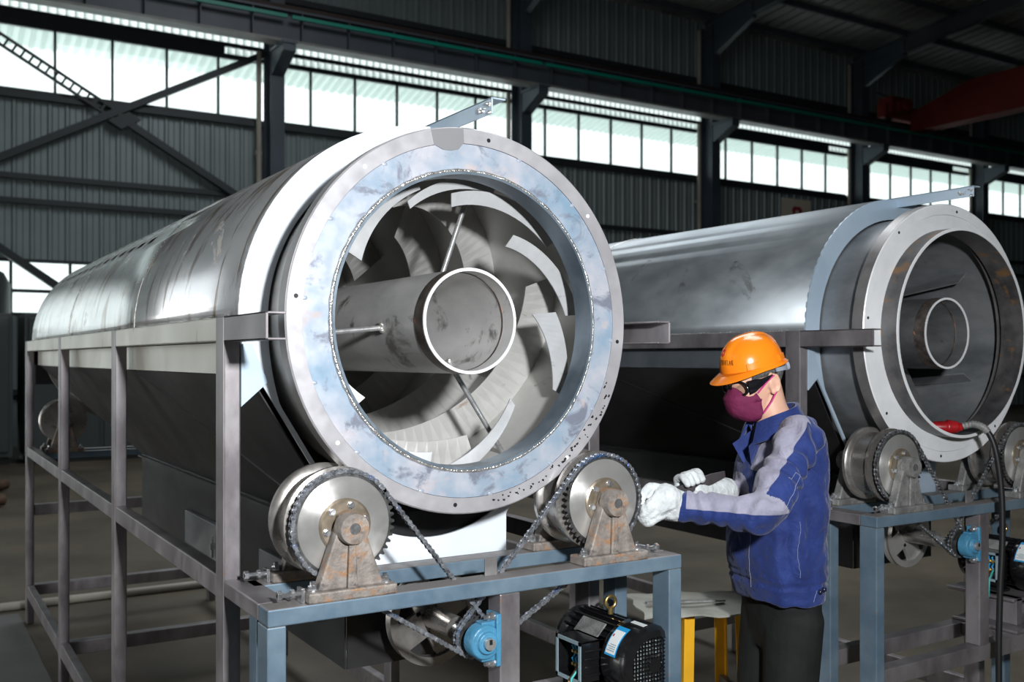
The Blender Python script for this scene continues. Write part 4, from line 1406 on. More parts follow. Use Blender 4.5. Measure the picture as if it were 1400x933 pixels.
def remeshed(mb, voxel, smooth_it=4, factor=0.5):
    """one continuous surface out of overlapping closed pieces"""
    bm = mb.bm
    bmesh.ops.recalc_face_normals(bm, faces=bm.faces)
    me = bpy.data.meshes.new('tmp')
    bm.to_mesh(me)
    bm.free()
    o = bpy.data.objects.new('tmp', me)
    col.objects.link(o)
    r = o.modifiers.new('r', 'REMESH')
    r.mode = 'VOXEL'
    r.voxel_size = voxel
    s = o.modifiers.new('s', 'SMOOTH')
    s.iterations = smooth_it
    s.factor = factor
    dg = bpy.context.evaluated_depsgraph_get()
    dg.update()
    me2 = bpy.data.meshes.new_from_object(o.evaluated_get(dg))
    out = bmesh.new()
    out.from_mesh(me2)
    bpy.data.objects.remove(o)
    bpy.data.meshes.remove(me)
    bpy.data.meshes.remove(me2)
    return out


def placed(name, bm, mat, parent, origin, smooth=60, label=None):
    """mesh object whose vertices are given in world space, origin set explicitly"""
    if isinstance(bm, MB):
        bm = bm.bm
    bmesh.ops.recalc_face_normals(bm, faces=bm.faces)
    for v in bm.verts:
        v.co -= origin
    me = bpy.data.meshes.new(name)
    bm.to_mesh(me)
    bm.free()
    for m in (mat if isinstance(mat, (list, tuple)) else [mat]):
        me.materials.append(m)
    for p in me.polygons:
        p.use_smooth = True
    if smooth < 179:
        me.set_sharp_from_angle(angle=math.radians(smooth))
    o = bpy.data.objects.new(name, me)
    col.objects.link(o)
    if parent is not None:
        o.parent = parent
        w = Vector((0, 0, 0))
        q = parent
        while q is not None:
            w += q.location
            q = q.parent
        o.location = origin - w
    else:
        o.location = origin
    if mat is M.get('jacket'):
        a_ = me.attributes.new('grey', 'FLOAT', 'POINT')
        for i_ in range(len(me.vertices)):
            a_.data[i_].value = -1.0
    if label:
        o['label'] = label
    return o


# ---- materials
M['skin'] = plain('skin', (0.68, 0.40, 0.29), 0.45, 0, 0.4, 0.08, 30)
M['skin'].node_tree.nodes['Principled BSDF'].inputs['Subsurface Weight'].default_value = 0.12
M['skin'].node_tree.nodes['Principled BSDF'].inputs['Subsurface Radius'].default_value = (0.012, 0.005, 0.003)
M['lip'] = plain('lip', (0.42, 0.17, 0.14), 0.4)
M['eye'] = plain('eye_white', (0.7, 0.68, 0.64), 0.2)
M['iris'] = plain('iris', (0.02, 0.012, 0.01), 0.15)
M['hair'] = plain('grey_hair', (0.14, 0.135, 0.13), 0.6, 0, 0.3, 0.5, 120, bump=0.6, bscale=300)
M['helmet'] = plain('orange_shell', (0.98, 0.26, 0.012), 0.22, 0, 0.5, 0.03, 6, coat=0.4)
M['ink'] = plain('black_ink', (0.01, 0.01, 0.01), 0.5)
M['ink_red'] = plain('red_ink', (0.55, 0.02, 0.02), 0.4)
M['grey_plastic'] = plain('grey_plastic', (0.34, 0.38, 0.45), 0.4)
M['mask'] = plain('purple_mask', (0.155, 0.018, 0.065), 0.75, 0, 0.25, 0.12, 25, bump=0.35, bscale=60)
M['strap'] = plain('pink_strap', (0.52, 0.02, 0.20), 0.6)
M['goggle'] = plain('goggle_frame', (0.008, 0.008, 0.010), 0.2, 0, 0.5, coat=0.3)
M['glove'] = plain('white_glove', (0.60, 0.63, 0.64), 0.8, 0, 0.2, 0.18, 24, bump=0.9, bscale=45)
M['trousers'] = plain('dark_trousers', (0.011, 0.012, 0.012), 0.8, 0, 0.25, 0.2, 14, bump=0.35, bscale=22)
M['shoe'] = plain('black_shoe', (0.012, 0.012, 0.012), 0.45)
M['button'] = plain('dark_button', (0.01, 0.012, 0.03), 0.3)
M['stitch'] = plain('pale_stitch', (0.35, 0.37, 0.50), 0.7)
M['embroid'] = plain('green_embroidery', (0.01, 0.30, 0.28), 0.6)
M['shirt'] = plain('inner_shirt', (0.03, 0.035, 0.03), 0.8)


def jacket_mat():
    m, nt, b, N, L = new_mat('work_jacket_cloth')
    at = N('ShaderNodeAttribute')
    at.attribute_name = 'grey'
    mr = N('ShaderNodeMapRange')
    mr.inputs['From Min'].default_value = -0.0008
    mr.inputs['From Max'].default_value = 0.0008
    L(at.outputs['Fac'], mr.inputs['Value'])
    tc = N('ShaderNodeTexCoord')
    n = N('ShaderNodeTexNoise')
    n.inputs['Scale'].default_value = 14
    n.inputs['Detail'].default_value = 6
    L(tc.outputs['Object'], n.inputs['Vector'])
    c1 = N('ShaderNodeValToRGB')
    e = c1.color_ramp.elements
    e[0].position, e[1].position = 0.3, 0.7
    e[0].color = (0.010, 0.022, 0.112, 1)
    e[1].color = (0.019, 0.040, 0.180, 1)
    c2 = N('ShaderNodeValToRGB')
    e = c2.color_ramp.elements
    e[0].position, e[1].position = 0.3, 0.7
    e[0].color = (0.23, 0.225, 0.30, 1)
    e[1].color = (0.34, 0.33, 0.42, 1)
    L(n.outputs['Fac'], c1.inputs['Fac'])
    L(n.outputs['Fac'], c2.inputs['Fac'])
    mx = N('ShaderNodeMix')
    mx.data_type = 'RGBA'
    L(mr.outputs['Result'], mx.inputs['Factor'])
    L(c1.outputs['Color'], mx.inputs[6])
    L(c2.outputs['Color'], mx.inputs[7])
    L(mx.outputs[2], b.inputs['Base Color'])
    b.inputs['Roughness'].default_value = 0.72
    b.inputs['Specular IOR Level'].default_value = 0.25
    b.inputs['Sheen Weight'].default_value = 0.15
    n2 = N('ShaderNodeTexNoise')
    n2.inputs['Scale'].default_value = 26
    n2.inputs['Detail'].default_value = 5
    n2.inputs['Distortion'].default_value = 0.8
    L(tc.outputs['Object'], n2.inputs['Vector'])
    bp = N('ShaderNodeBump')
    bp.inputs['Strength'].default_value = 0.7
    bp.inputs['Distance'].default_value = 0.012
    L(n2.outputs['Fac'], bp.inputs['Height'])
    L(bp.outputs['Normal'], b.inputs['Normal'])
    return m


def lens_mat():
    m, nt, b, N, L = new_mat('clear_lens')
    nt.nodes.remove(b)
    t = N('ShaderNodeBsdfTransparent')
    t.inputs['Color'].default_value = (0.80, 0.82, 0.80, 1)
    g = N('ShaderNodeBsdfGlossy')
    g.inputs['Roughness'].default_value = 0.05
    mx = N('ShaderNodeMixShader')
    mx.inputs[0].default_value = 0.10
    L(t.outputs[0], mx.inputs[1])
    L(g.outputs[0], mx.inputs[2])
    L(mx.outputs[0], nt.nodes['Material Output'].inputs['Surface'])
    return m


M['jacket'] = jacket_mat()
M['lens'] = lens_mat()

# ---- joints
S_L, E_L, H_L = W(0.020, 0.158, 1.380), Vector((2.131, 2.066, 1.172)), Vector((1.945, 2.243, 1.184))
S_R, E_R, H_R = W(-0.020, -0.135, 1.375), Vector((2.455, 2.42, 1.13)), Vector((2.222, 2.325, 1.200))
# head frame: pitched down towards the hands
HP = math.radians(15)
HC = W(0.070, -0.010, 1.545)                 # between the ears
HS = 0.90                                 # size of this head in the units below
HF = (HFWD * math.cos(HP) - UP * math.sin(HP)) * HS
HU = (UP * math.cos(HP) + HFWD * math.sin(HP)) * HS
HL_ = Vector((-HFWD.y, HFWD.x, 0)) * HS


def Hd(f, l, u):
    return HC + HF * f + HL_ * l + HU * u


# ---- the body: one continuous skin
body = MB()
skull = [(-0.115, .020, .030, .030), (-0.108, .045, .043, .046), (-0.090, .056, .060, .054), (-0.065, .050, .078, .060), (-0.035, .040, .086, .067), (-0.005, .020, .098, .072),
         (0.025, .008, .104, .075), (0.055, .002, .103, .076), (0.085, -.004, .095, .070), (0.110, -.008, .075, .056), (0.125, -.010, .045, .034)]
body.rings([ell(Hd(fo, 0, u), HF * a, HL_ * b, 32, 2.2) for (u, fo, a, b) in skull])
# brow, nose, cheeks, chin
limb(body, [Hd(.098, -.035, .022), Hd(.107, 0, .022), Hd(.098, .035, .022)], [.012, .013, .012], 12)
limb(body, [Hd(.106, 0, .010), Hd(.117, 0, -.012), Hd(.126, 0, -.030)], [.010, .011, .014], 12)
body.sphere(Hd(.114, .012, -.034), .010)
body.sphere(Hd(.114, -.012, -.034), .010)
for s in (-1, 1):
    body.sphere(Hd(.076, s * .040, -.022), (.028, .026, .024))
    # ear: a shell with a rim
    pts = [Hd(-.006 + .017 * math.cos(t), s * (.079 + .010 * (math.cos(t) < 0.2)), -.004 + .031 * math.sin(t)) for t in [2 * PI * k / 14 for k in range(15)]]
    body.tube(pts, .0058, 8, True)
    e = MB()
    body.sphere(Hd(-.004, s * .078, -.004), (.016, .009, .026))
    body.sphere(Hd(.003, s * .080, -.034), .009)
body.sphere(Hd(.092, 0, -.100), (.022, .026, .018))
limb(body, [Hd(.106, -.02, -.066), Hd(.113, 0, -.066), Hd(.106, .02, -.066)], [.008, .009, .008], 10)
# neck
limb(body, [Hd(-.020, 0, -.03), W(0.032, 0, 1.455), W(-0.005, 0, 1.38)], [.054, .054, .064], 24)
# trunk, arms, legs under the clothes
body.rings([ell(W(f, 0, z), FWD * a, LFT * b, 28, 2.3) for (z, f, a, b) in
            [(0.82, 0, .085, .14), (0.92, 0, .09, .145), (1.02, 0, .085, .135), (1.15, 0, .09, .14), (1.28, -.005, .085, .145), (1.37, -.012, .062, .122), (1.42, -.01, .05, .065)]])
limb(body, [S_L, E_L, H_L], [.040, .026, .020], 16)
limb(body, [S_R, E_R, H_R], [.040, .026, .020], 16)
hips = [W(-.012, .066, .86), W(-.012, -.066, .86)]
knees = [W(0.0, .075, .48), W(0.0, -.075, .48)]
ankles = [W(-0.03, .085, .09), W(-0.03, -.085, .09)]
for k in range(2):
    limb(body, [hips[k], knees[k], ankles[k]], [.075, .052, .038], 18)
person = placed('person', remeshed(body, 0.0045, 3), M['skin'], None, PO.copy(), 179)
tag(person, 'worker in orange hard hat and blue grey jacket standing between the two machines', 'person')

# eyes
for s in (-1, 1):
    b = MB()
    b.sphere(Hd(.092, s * .032, .002), .0125, 16, 10)
    placed('eye', b, M['eye'], person, Hd(.092, s * .032, .002))
    b = MB()
    b.sphere(Hd(.1015, s * .032, -.002), .0050, 12, 8)
    placed('iris', b, M['iris'], person, Hd(.1015, s * .032, -.002))
# hair: short, below the helmet at the back and sides
hb = MB()
hb.rings([ell(Hd(fo - .004, 0, u), HF * (a + .003), HL_ * (b + .004), 40, 2.2) for (u, fo, a, b) in skull[3:10]])
for v in list(hb.bm.verts):
    pass
hair = hb.bm
dele = []
for fce in hair.faces:
    c = fce.calc_center_median() - HC
    f, u = c.dot(HF) / HS ** 2, c.dot(HU) / HS ** 2
    if f > -0.022 - max(0, -u) * 0.55 and not (u > 0.012 and f < 0.06):
        dele.append(fce)
bmesh.ops.delete(hair, geom=dele, context='FACES')
h = placed('hair', hair, M['hair'], person, HC.copy())
so = h.modifiers.new('t', 'SOLIDIFY')
so.thickness = 0.004

# ---- trousers
tr = MB()
tr.rings([ell(W(f, 0, z), FWD * a, LFT * b, 28, 2.4) for (z, f, a, b) in [(0.70, -.012, .092, .140), (0.80, -.010, .098, .148), (0.90, -.004, .102, .156), (0.98, 0, .10, .155)]])
for k in range(2):
    limb(tr, [hips[k] - UP * .06, knees[k] + FWD * .01, knees[k] * .5 + ankles[k] * .5, ankles[k] - UP * .02], [.094, .084, .078, .076], 20)
bm = remeshed(tr, 0.007, 3)
for v in bm.verts:
    z = v.co.z
    d = (v.co - PO)
    nv = mnoise.noise(Vector((v.co.x * 9, v.co.y * 9, z * 5))) * .006 + mnoise.noise(Vector((v.co.x * 4, v.co.y * 20, z * 4 + 9))) * .005
    v.co += Vector((d.x, d.y, 0)).normalized() * nv
placed('trousers', bm, M['trousers'], person, W(0, 0, .5), 179)
for k in range(2):
    sh = MB()
    a = ankles[k]
    base = Vector((a.x, a.y, 0))
    sh.rings([ell(base + FWD * .045 + UP * z, FWD * f, LFT * l, 24, 2.4) for (z, f, l) in [(0.0, .135, .048), (.018, .138, .050), (.045, .128, .047), (.062, .100, .042)]])
    limb(sh, [base + UP * .05 - FWD * .02, base + UP * .12 - FWD * .02], [.05, .045], 16)
    placed('shoe', remeshed(sh, 0.006, 3), M['shoe'], person, base + UP * .05, 179)

# ---- jacket
jk = MB()
jk.rings([ell(W(f, 0, z), FWD * a, LFT * b, 36, 2.5) for (z, f, a, b) in
          [(0.862, .004, .114, .170), (0.895, .005, .120, .174), (0.92, .006, .126, .178), (0.99, .010, .134, .180), (1.08, .008, .132, .178), (1.18, .004, .128, .176), (1.27, -.004, .121, .174),
           (1.335, -.016, .108, .164), (1.385, -.024, .088, .148), (1.415, -.020, .072, .110), (1.44, -.010, .060, .072)]])
def sleeve(S, E, H, inner):
    d = (H - E).normalized()
    limb(jk, [inner, S, S.lerp(E, .5), E, E.lerp(H, .5), H - d * .02], [.070, .070, .062, .057, .049, .042], 22, 8)
sleeve(S_L + (E_L - S_L) * .05, E_L, H_L, W(-.012, .08, 1.36))
sleeve(S_R + (E_R - S_R) * .05, E_R, H_R, W(-.012, -.08, 1.36))
# chest pocket flap and front placket stand a little proud
limb(jk, [W(.098, .040, 1.30), W(.118, .028, 1.18), W(.124, .024, 1.0), W(.112, .024, .89)], [.011, .011, .011, .011], 10)
bm = remeshed(jk, 0.0055, 4)


def seg_dist(p, a, b):
    ab = b - a
    t = max(0.0, min(1.0, (p - a).dot(ab) / ab.length_squared))
    return (p - (a + ab * t)).length, t


bm.normal_update()
moves = []
for v in bm.verts:
    p = v.co
    q = p - PO
    f, l, z = q.dot(FWD), q.dot(LFT), p.z
    dL, tL = seg_dist(p, E_L, H_L)
    dU, tU = seg_dist(p, S_L, E_L)
    n = mnoise.noise(p * 9) * .006 + mnoise.noise(p * 23 + Vector((5, 2, 1))) * .0045
    # folds: rings round the elbows and cuffs, drapes down the trunk, pull lines at the armpit
    if dL < .072 and z < 1.28:
        n += .0058 * math.sin(tL * 30 + 5 * mnoise.noise(p * 12)) * (0.5 + .5 * abs(2 * tL - 1))
    elif dU < .084:
        n += .0058 * math.sin(tU * 19 + 6 * mnoise.noise(p * 10) + (p - S_L).dot(FWD) * 40)
    else:
        n += .0050 * (0.4 if z < .95 else 1) * math.sin((l * 0.9 - f) * 38 + z * 9 + 4.5 * mnoise.noise(p * 6)) * (0.35 + .65 * (z < 1.2))
        if .912 < z < .930:
            n -= .005
        if z <= .912:
            n += .003
    moves.append(n)
for v, n in zip(bm.verts, moves):
    v.co += v.normal * n
JO = W(0, 0, 1.13)
grey = []
for v in bm.verts:
    p = v.co
    q = p - PO
    f, l, z = q.dot(FWD), q.dot(LFT), p.z
    best = -1
    for (S, E, H, sg) in ((S_L, E_L, H_L, 1), (S_R, E_R, H_R, -1)):
        du, tu = seg_dist(p, S, E)
        df, tf = seg_dist(p, E, H)
        # stripe along the top/front of the sleeve
        if df < .080 and df <= du + .01:
            d = (H - E).normalized()
            r = p - (E + (H - E) * tf)
            side = r.dot(UP) - 0.002
            g = min(side, (.84 - (p - E).dot(d) / (H - E).length) * .2)
            best = max(best, g)
        elif du < .095:
            d = (E - S).normalized()
            ax = (FWD * .93 + UP * .30)
            ax = (ax - d * ax.dot(d)).normalized()
            r = p - (S + (E - S) * tu)
            best = max(best, r.dot(ax) - (0.032 if sg > 0 else 0.075))
    # chest and shoulder yoke
    if abs(l) < .20 and z > 1.2:
        g = min(z - 1.262 - 0.10 * max(0, .10 - abs(l)), f - 0.014, abs(l) - .020)
        if l < 0:
            g = min(g, z - 1.315)
        best = max(best, g)
    grey.append(best)
jacket = placed('jacket', bm, M['jacket'], person, JO, 179)
at = jacket.data.attributes['grey']
for i, g in enumerate(grey):
    at.data[i].value = g

# folded collar standing round the neck, open at the front
cb_ = MB()
rs = []
for i in range(41):
    a = math.radians(-158 + 316 * i / 40)        # 0 = back of the neck
    k = abs(i - 20) / 20
    d = -FWD * math.cos(a) + LFT * math.sin(a)
    rx = 0.063 + 0.010 * k
    fwd_shift = FWD * (0.006 + .016 * k)
    base = W(-.004, 0, 1.414) + fwd_shift + UP * (0.012 - 0.050 * k * k)
    top = base + UP * (0.050 - 0.012 * k) + FWD * .008
    p0 = base + d * (rx - .006)
    p1 = top + d * (rx - .004)
    p2 = top + d * (rx + .006) + UP * .003
    p3 = base + d * (rx + .030 + .010 * k) - UP * (.014 + .012 * k)
    p4 = base + d * (rx + .024 + .010 * k) - UP * (.017 + .012 * k)
    p5 = top + d * (rx + .001) - UP * .006
    rs.append([p0, p1, p2, p3, p4, p5])
cb_.rings(rs)
bmesh.ops.subdivide_edges(cb_.bm, edges=cb_.bm.edges[:], cuts=1, use_grid_fill=True)
collar = placed('collar', cb_, M['jacket'], jacket, W(0, 0, 1.41), 50)
# turned out lapel tips at the open front
for s, (f0, z0) in ((1, (.11, 1.318)), (-1, (.11, 1.325))):
    lp = MB()
    a, b, c = W(.072, s * .030, 1.388), W(.132, s * .046, 1.345), W(.106, s * .018, 1.280)
    n = FWD * .008 + LFT * s * .004
    lp.rings([[a, b, c], [a + n, b + n, c + n]])
    placed('lapel', lp, M['jacket'], jacket, (a + b + c) / 3, 30)
# shirt at the throat
sh = MB()
limb(sh, [W(.025, 0, 1.42), W(.055, 0, 1.36), W(.080, 0, 1.28)], [.045, .040, .026], 16)
placed('shirt', sh, M['shirt'], person, W(.05, 0, 1.34), 60)


def on_jacket(name, pts, r, mat):
    m = MB()
    m.tube(pts, r, 6)
    return placed(name, m, mat, jacket, sum(pts, Vector()) / len(pts), 60)


from mathutils.bvhtree import BVHTree
jb = bmesh.new()
jb.from_mesh(jacket.data)
JT = BVHTree.FromBMesh(jb)


def snap(p, lift=0.001):
    """nearest point of the jacket's cloth"""
    co, no, idx, d = JT.find_nearest(Vector(p) - JO)
    return co + JO + no * lift


def snap_line(pts, n=14, lift=0.001):
    out = []
    for a, b in zip(pts, pts[1:]):
        for k in range(n):
            out.append(snap(Vector(a).lerp(Vector(b), k / n), lift))
    out.append(snap(pts[-1], lift))
    return out


# hem band buttons and tab, sleeve pocket stitching, placket stitching, chest pocket flap
for f, l in ((-.045, .21), (-.075, .20)):
    c = snap(W(f, l + .02, .897), .001)
    b = MB().sphere(c, (.008, .008, .008), 12, 8)
    placed('button', b, M['button'], jacket, c, 60)
on_jacket('stitching', snap_line([W(-.02, .23, .925), W(-.02, .23, .873)], 8), .0005, M['stitch'])
on_jacket('stitching', snap_line([W(.16, .055, 1.15), W(.17, .05, 1.0), W(.15, .05, .90)], 14), .0005, M['stitch'])
on_jacket('stitching', snap_line([W(.06, .25, 1.12), W(.06, .25, 1.0), W(.06, .25, .93)], 14), .0005, M['stitch'])
dA = (E_L - S_L)
sd = (LFT * 1.0).normalized()
pa, pb = S_L + dA * .42 + sd * .1 + FWD * .035, S_L + dA * .50 + sd * .1 - FWD * .03
pc_, pd = S_L + dA * .98 + sd * .1 - FWD * .035, S_L + dA * .92 + sd * .1 + FWD * .04
on_jacket('stitching', snap_line([pa, pb, pc_, pd], 14), .0006, M['stitch'])
fl_ = [W(.12, .055, 1.262), W(.09, .16, 1.262)]
flap = MB()
rs = []
for k in range(13):
    t = k / 12
    a = snap(fl_[0].lerp(fl_[1], t) , .002)
    b = snap(fl_[0].lerp(fl_[1], t) - UP * (.032 + .014 * math.sin(PI * t)), .012)
    rs.append([a, a + (FWD * .6 + LFT * .8) * .003, b + (FWD * .6 + LFT * .8) * .003, b])
flap.rings(rs)
placed('pocket_flap', flap, M['jacket'], jacket, snap(W(.11, .10, 1.245)), 40)
c = snap(W(.105, .115, 1.236), .014)
placed('button', MB().sphere(c, .006, 10, 8), M['stitch'], jacket, c)
for k, (f, l, z) in enumerate(((.09, .085, 1.305), (.075, .10, 1.322))):
    c = snap(W(f, l, z), .0012)
    placed('embroidery', MB().sphere(c, (.004, .004, .0055) if k == 0 else (.002, .002, .003), 8, 6), M['embroid'], jacket, c)
for k in range(7):
    c0 = snap(W(.062 - .006 * k, .118 + .008 * k, 1.292 + .0045 * k), .0012)
    c1 = snap(W(.062 - .006 * k + .003, .118 + .008 * k, 1.303 + .0045 * k), .0012)
    on_jacket('embroidery', [c0, c1], .0012, M['stitch'])

# ---- gloves (work gloves, five separate fingers closed on the file)
FA, FB = Vector((2.190, 2.280, 1.260)), Vector((1.800, 2.256, 1.184))
fd = (FB - FA).normalized()
fn = fd.cross(Vector((0, -1, 0))).normalized()      # across the file, roughly up
if fn.z < 0:
    fn = -fn
fy = Vector((0, -1, 0))                              # towards the camera


def glove(name, wrist_in, wrist, palm_pts, palm_r, fingers, thumb, label):
    g = MB()
    d = (wrist - wrist_in).normalized()
    limb(g, [wrist_in, wrist] + palm_pts, palm_r, 22, 6)
    for pts, r in fingers + [thumb]:
        limb(g, pts, [r * 1.12, r * 1.05, r, r * .88][:len(pts)], 12, 4)
    b = remeshed(g, 0.0030, 3)
    b.normal_update()
    mv = [mnoise.noise(v.co * 30) * .003 + mnoise.noise(v.co * 75) * .0012 for v in b.verts]
    for v, n in zip(b.verts, mv):
        v.co += v.normal * n
    return placed(name, b, M['glove'], person, wrist.copy(), 179)


def onfile(x, up, out):
    """point near the file: x metres back from its tip, up across it, out towards the camera"""
    return FB - fd * x + fn * up + fy * out


# left hand: palm on the near side of the file, fingers curl under its edge, thumb along the top
kn = [onfile(.060 + .002 * k, .030 - .022 * k, .034) for k in range(4)]
fing = []
for k in range(4):
    up = .022 - .0195 * k
    fing.append(([onfile(.085, up * 1.0, .036), onfile(.055 - .004 * (k == 1), up * .95 - .006, .036), onfile(.034 + .004 * abs(k - 1), up * .8 - .022, .022), onfile(.030 + .005 * abs(k - 1), up * .5 - .030, .000)], .0125 - .0008 * (k == 3)))
thumb = ([onfile(.110, .030, .018), onfile(.080, .048, .010), onfile(.052, .030, .006), onfile(.036, .018, .006)], .0135)
glove('glove', H_L + (E_L - H_L).normalized() * .022, H_L + (onfile(.115, .004, .032) - H_L) * .35, [onfile(.112, .004, .032), onfile(.085, -.004, .030)], [.046, .050, .045, .036], fing, thumb, None)
# right hand: palm behind the file, fingers over its top edge, thumb in front below
fing = []
for k in range(4):
    x = .225 + .021 * k
    fing.append(([onfile(x + .006, -.012, -.036), onfile(x, .026, -.030), onfile(x - .006, .036, .002), onfile(x - .008, .018, .020)], .0125 - .0008 * (k == 0)))
thumb = ([onfile(.310, -.040, -.006), onfile(.282, -.046, .016), onfile(.255, -.034, .026), onfile(.242, -.020, .024)], .0135)
glove('glove', H_R + (E_R - H_R).normalized() * .02, H_R, [onfile(.285, -.026, -.030), onfile(.250, -.016, -.034)], [.044, .044, .040, .034], fing, thumb, None)
# bare wrist shows between cuff and glove on the left
# the file
fm = MB()
fm.rings([[FA + fn * a * .6 + fy * b * .6 for a, b in ((-.016, -.004), (.016, -.004), (.016, .004), (-.016, .004))],
          [FA.lerp(FB, .15) + fn * a + fy * b for a, b in ((-.016, -.004), (.016, -.004), (.016, .004), (-.016, .004))],
          [FA.lerp(FB, .8) + fn * a + fy * b for a, b in ((-.016, -.004), (.016, -.004), (.016, .004), (-.016, .004))],
          [FB + fn * a * .35 + fy * b * .6 for a, b in ((-.016, -.004), (.016, -.004), (.016, .004), (-.016, .004))]])
o = placed('steel_file', fm, M['file'] if 'file' in M else M['hopper'], None, (FA + FB) / 2, 30)
o.data.materials[0] = plain('file_steel', (0.085, 0.075, 0.08), 0.5, 0.4, 0.5, 0.2, 30)
tag(o, 'dark flat steel file held in both white gloves', 'file')

# ---- face mask
mk = MB()
prof = [(.012, .117, .022), (-.004, .130, .036), (-.022, .145, .052), (-.040, .149, .062), (-.060, .146, .066), (-.080, .139, .066), (-.100, .126, .062), (-.116, .104, .054), (-.130, .074, .042)]
rs = []
for j, (u, f, hw) in enumerate(prof):
    row = []
    back = .056 + .012 * abs(j - 4) / 4
    for i in range(17):
        t = (i - 8) / 8
        ff = f - (f - back) * abs(t) ** 2.1
        ll = (hw + .018) * math.sin(t * PI / 2) if True else 0
        ww = min(.079, hw + .024)
        ll = ww * (abs(t) ** .8) * (1 if t >= 0 else -1)
        pl_ = .0022 * math.sin(j * PI) + .0018 * math.sin(u * 210) + .0016 * mnoise.noise(Vector((u * 40, t * 4, 1)))
        row.append(Hd(ff + pl_, ll, u - .010 * t * t * (1 if j < 4 else -1.6)))
    rs.append(row)
mk.rings(rs, False, False, close=False)
bmesh.ops.subdivide_edges(mk.bm, edges=mk.bm.edges[:], cuts=1, use_grid_fill=True, smooth=0.4)
mask = placed('face_mask', mk, M['mask'], person, Hd(.11, 0, -.06), 179)
so = mask.modifiers.new('t', 'SOLIDIFY')
so.thickness = 0.002
for s in (-1, 1):
    for a, m_, b in ((Hd(.062, s * .074, -.022), Hd(.022, s * .084, .008), Hd(-.012, s * .090, .026)), (Hd(.052, s * .066, -.098), Hd(.020, s * .079, -.066), Hd(-.004, s * .087, -.036))):
        st_ = MB().tube([a, m_, b], .0026, 8)
        placed('strap', st_, M['strap'], mask, m_, 60)

# ---- safety goggles
fr_ = MB()
for s in (-1, 1):
    ring = []
    for i in range(25):
        t = 2 * PI * i / 24
        y = .037 * math.cos(t)
        ring.append(Hd(.121 - .55 * (abs(s * .036 + y) ** 1.0) * .45 - .004, s * .036 + y, .004 + .024 * math.sin(t)))
    fr_.tube(ring, .0048, 8, False)
    # side shield tapering into the temple arm
    sh = []
    for (f, l, u, hh) in ((.094, .073, .004, .025), (.070, .079, .006, .022), (.040, .083, .012, .012), (.010, .085, .020, .006), (-.020, .086, .026, .005)):
        sh.append([Hd(f, s * (l - .002), u - hh), Hd(f, s * (l + .003), u - hh * .8), Hd(f, s * (l + .003), u + hh * .8), Hd(f, s * (l - .002), u + hh)])
    fr_.rings(sh)
fr_.tube([Hd(.120, -.010, .010), Hd(.124, 0, .012), Hd(.120, .010, .010)], .006, 8)
gog = placed('safety_goggles', fr_, M['goggle'], person, Hd(.11, 0, .004), 50)
for s in (-1, 1):
    ln = MB()
    ring = []
    for i in range(24):
        t = 2 * PI * i / 24
        y = .035 * math.cos(t)
        ring.append(Hd(.121 - .2475 * abs(s * .036 + y) - .004, s * .036 + y, .004 + .0225 * math.sin(t)))
    c = Hd(.121 - .2475 * .036 - .002, s * .036, .004)
    vs = [ln.bm.verts.new(p) for p in ring]
    vc = ln.bm.verts.new(c)
    for i in range(24):
        ln.face([vs[i], vs[(i + 1) % 24], vc])
    l_ = placed('lens', ln, M['lens'], gog, c, 60)

# ---- hard hat
HH = Hd(.012, 0, .062)                     # centre of the rim


def hat_pt(t, u, grow=0.0):
    """t: angle round (0 front, 90 left), u: 0 rim .. 1 crown"""
    ct, st_ = math.cos(t), math.sin(t)
    a = .118 + grow
    b = .100 + grow
    ph = u * PI / 2
    rr = math.cos(ph) ** 0.78
    zz = (.112 + grow) * math.sin(ph) ** 0.95
    f = a * ct * rr - .004 * u
    l = b * st_ * rr
    # raised keel along the crown
    k = max(0, 1 - (abs(l) / .030) ** 4) if abs(l) < .030 else 0
    zz += .0065 * k * min(1, u * 3.0)
    if k > 0 and u < .5:
        f *= 1 + .04 * k * min(1, u * 3)
    return HH + HF * f + HL_ * l + HU * zz


hh = MB()
nt_ = 96
rows = []
rows.append([hat_pt(2 * PI * i / nt_, 0, -.004) for i in range(nt_)])
# rim with a peak at the front and a small flare behind
def rim_pt(t, k):
    ct, st_ = math.cos(t), math.sin(t)
    peak = max(0, ct) ** 2.2
    bk = max(0, -ct) ** 2
    out = .004 + .040 * peak + .010 * bk + .002
    p = hat_pt(t, 0)
    d = (HF * ct + HL_ * st_).normalized()
    return p + d * out * k - HU * (.010 * k + .016 * peak * k) + HU * (0.0 * bk)
rows.append([rim_pt(2 * PI * i / nt_, .97) - HU * .003 for i in range(nt_)])
rows.append([rim_pt(2 * PI * i / nt_, 1) for i in range(nt_)])
rows.append([rim_pt(2 * PI * i / nt_, .5) + HU * .001 for i in range(nt_)])
for j in range(0, 25):
    u = j / 24 * .985
    rows.append([hat_pt(2 * PI * i / nt_, u) for i in range(nt_)])
hh.rings(rows, False, True)
hat = placed('hard_hat', hh, M['helmet'], person, HH.copy(), 40)
so = hat.modifiers.new('t', 'SOLIDIFY')
so.thickness = 0.0025
so.offset = -1
# accessory slot covers on both sides
for t0 in (62, 298, 128, 232):
    m = MB()
    rs = []
    for i in range(9):
        t = math.radians(t0 - 11 + 22 * i / 8)
        a, b = hat_pt(t, .015, .0015), hat_pt(t, .13, .0020)
        n = (HF * math.cos(t) + HL_ * math.sin(t)) * .005
        rs.append([a - n, a + n, b + n * .8, b - n])
    m.rings(rs)
    placed('slot_cover', m, M['helmet'], hat, hat_pt(math.radians(t0), .07), 30)
# lettering and mark on the front
HB = bmesh.new()
HB.from_mesh(hat.data)
HT = BVHTree.FromBMesh(HB)


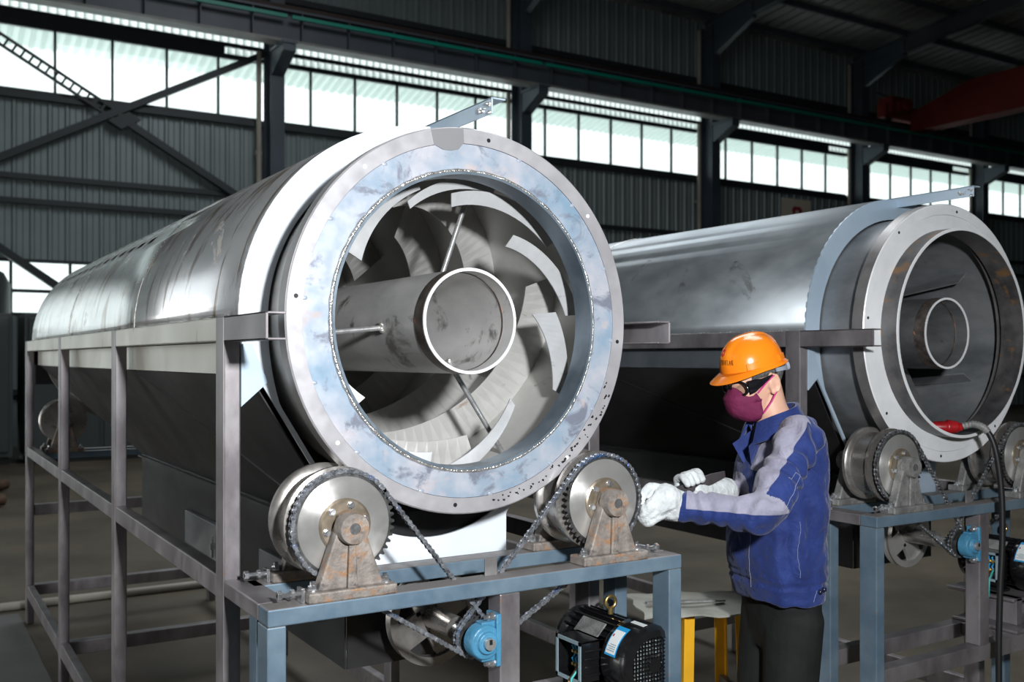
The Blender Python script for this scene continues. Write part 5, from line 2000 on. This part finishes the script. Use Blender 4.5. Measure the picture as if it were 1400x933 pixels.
def wrap_text(body_txt, size, t_mid, u_mid, mat, name):
    cu = bpy.data.curves.new('tmp_text', 'FONT')
    cu.body = body_txt
    cu.size = size
    cu.align_x = 'CENTER'
    cu.align_y = 'CENTER'
    o_ = bpy.data.objects.new('tmp_text', cu)
    col.objects.link(o_)
    dg = bpy.context.evaluated_depsgraph_get()
    dg.update()
    me = bpy.data.meshes.new_from_object(o_.evaluated_get(dg))
    b = bmesh.new()
    b.from_mesh(me)
    bpy.data.objects.remove(o_)
    bpy.data.meshes.remove(me)
    bmesh.ops.triangulate(b, faces=b.faces)
    for v in b.verts:
        # arc length to angle on the shell; letters read left to right seen from the front
        t = t_mid + v.co.x / .112
        p = hat_pt(t, u_mid) + HU * v.co.y
        c = HH + HU * ((p - HH).dot(HU) / HS ** 2)
        d = (p - c).normalized()
        hit = HT.ray_cast(c + d * .3 - HH, -d)
        v.co = (hit[0] + HH + d * .0006) if hit[0] else p
    return placed(name, b, mat, hat, hat_pt(t_mid, u_mid), 179)


wrap_text('\u6b63\u9526\u673a\u68b0', 0.0205, 0.10, 0.20, M['ink'], 'lettering')
em = MB()
pts = [(0, .014), (.012, .006), (.010, -.010), (0, -.015), (-.010, -.010), (-.012, .006)]
ring0, ring1 = [], []
for x, y in pts:
    p = hat_pt(x / .11, .42) + HU * y
    c = HH + HU * ((p - HH).dot(HU) / HS ** 2)
    d = (p - c).normalized()
    hit = HT.ray_cast(c + d * .3 - HH, -d)
    q = hit[0] + HH if hit[0] else p
    ring0.append(q - d * .001)
    ring1.append(q + d * .0012)
em.rings([ring0, ring1])
placed('emblem', em, M['ink_red'], hat, hat_pt(0, .42), 30)
# grey suspension ratchet behind the head
rt = MB()
rs = []
for i in range(13):
    a = math.radians(100 + 160 * i / 12)
    d = HF * math.cos(a) * .106 + HL_ * math.sin(a) * .086
    hgt = .010 if 2 < i < 10 else .007
    c = Hd(-.006, 0, .038 - .012 * math.sin(PI * i / 12)) + d
    n = d.normalized()
    rs.append([c - HU * hgt - n * .002, c - HU * hgt + n * .004, c + HU * hgt + n * .004, c + HU * hgt - n * .002])
rt.rings(rs)
rt.rings([ell(Hd(-.116 - .012 * k, 0, .026), HL_ * .026, HU * .018, 20, 3) for k in (0, 1)])
placed('ratchet_strap', rt, M['grey_plastic'], hat, Hd(-.1, 0, .03), 40)
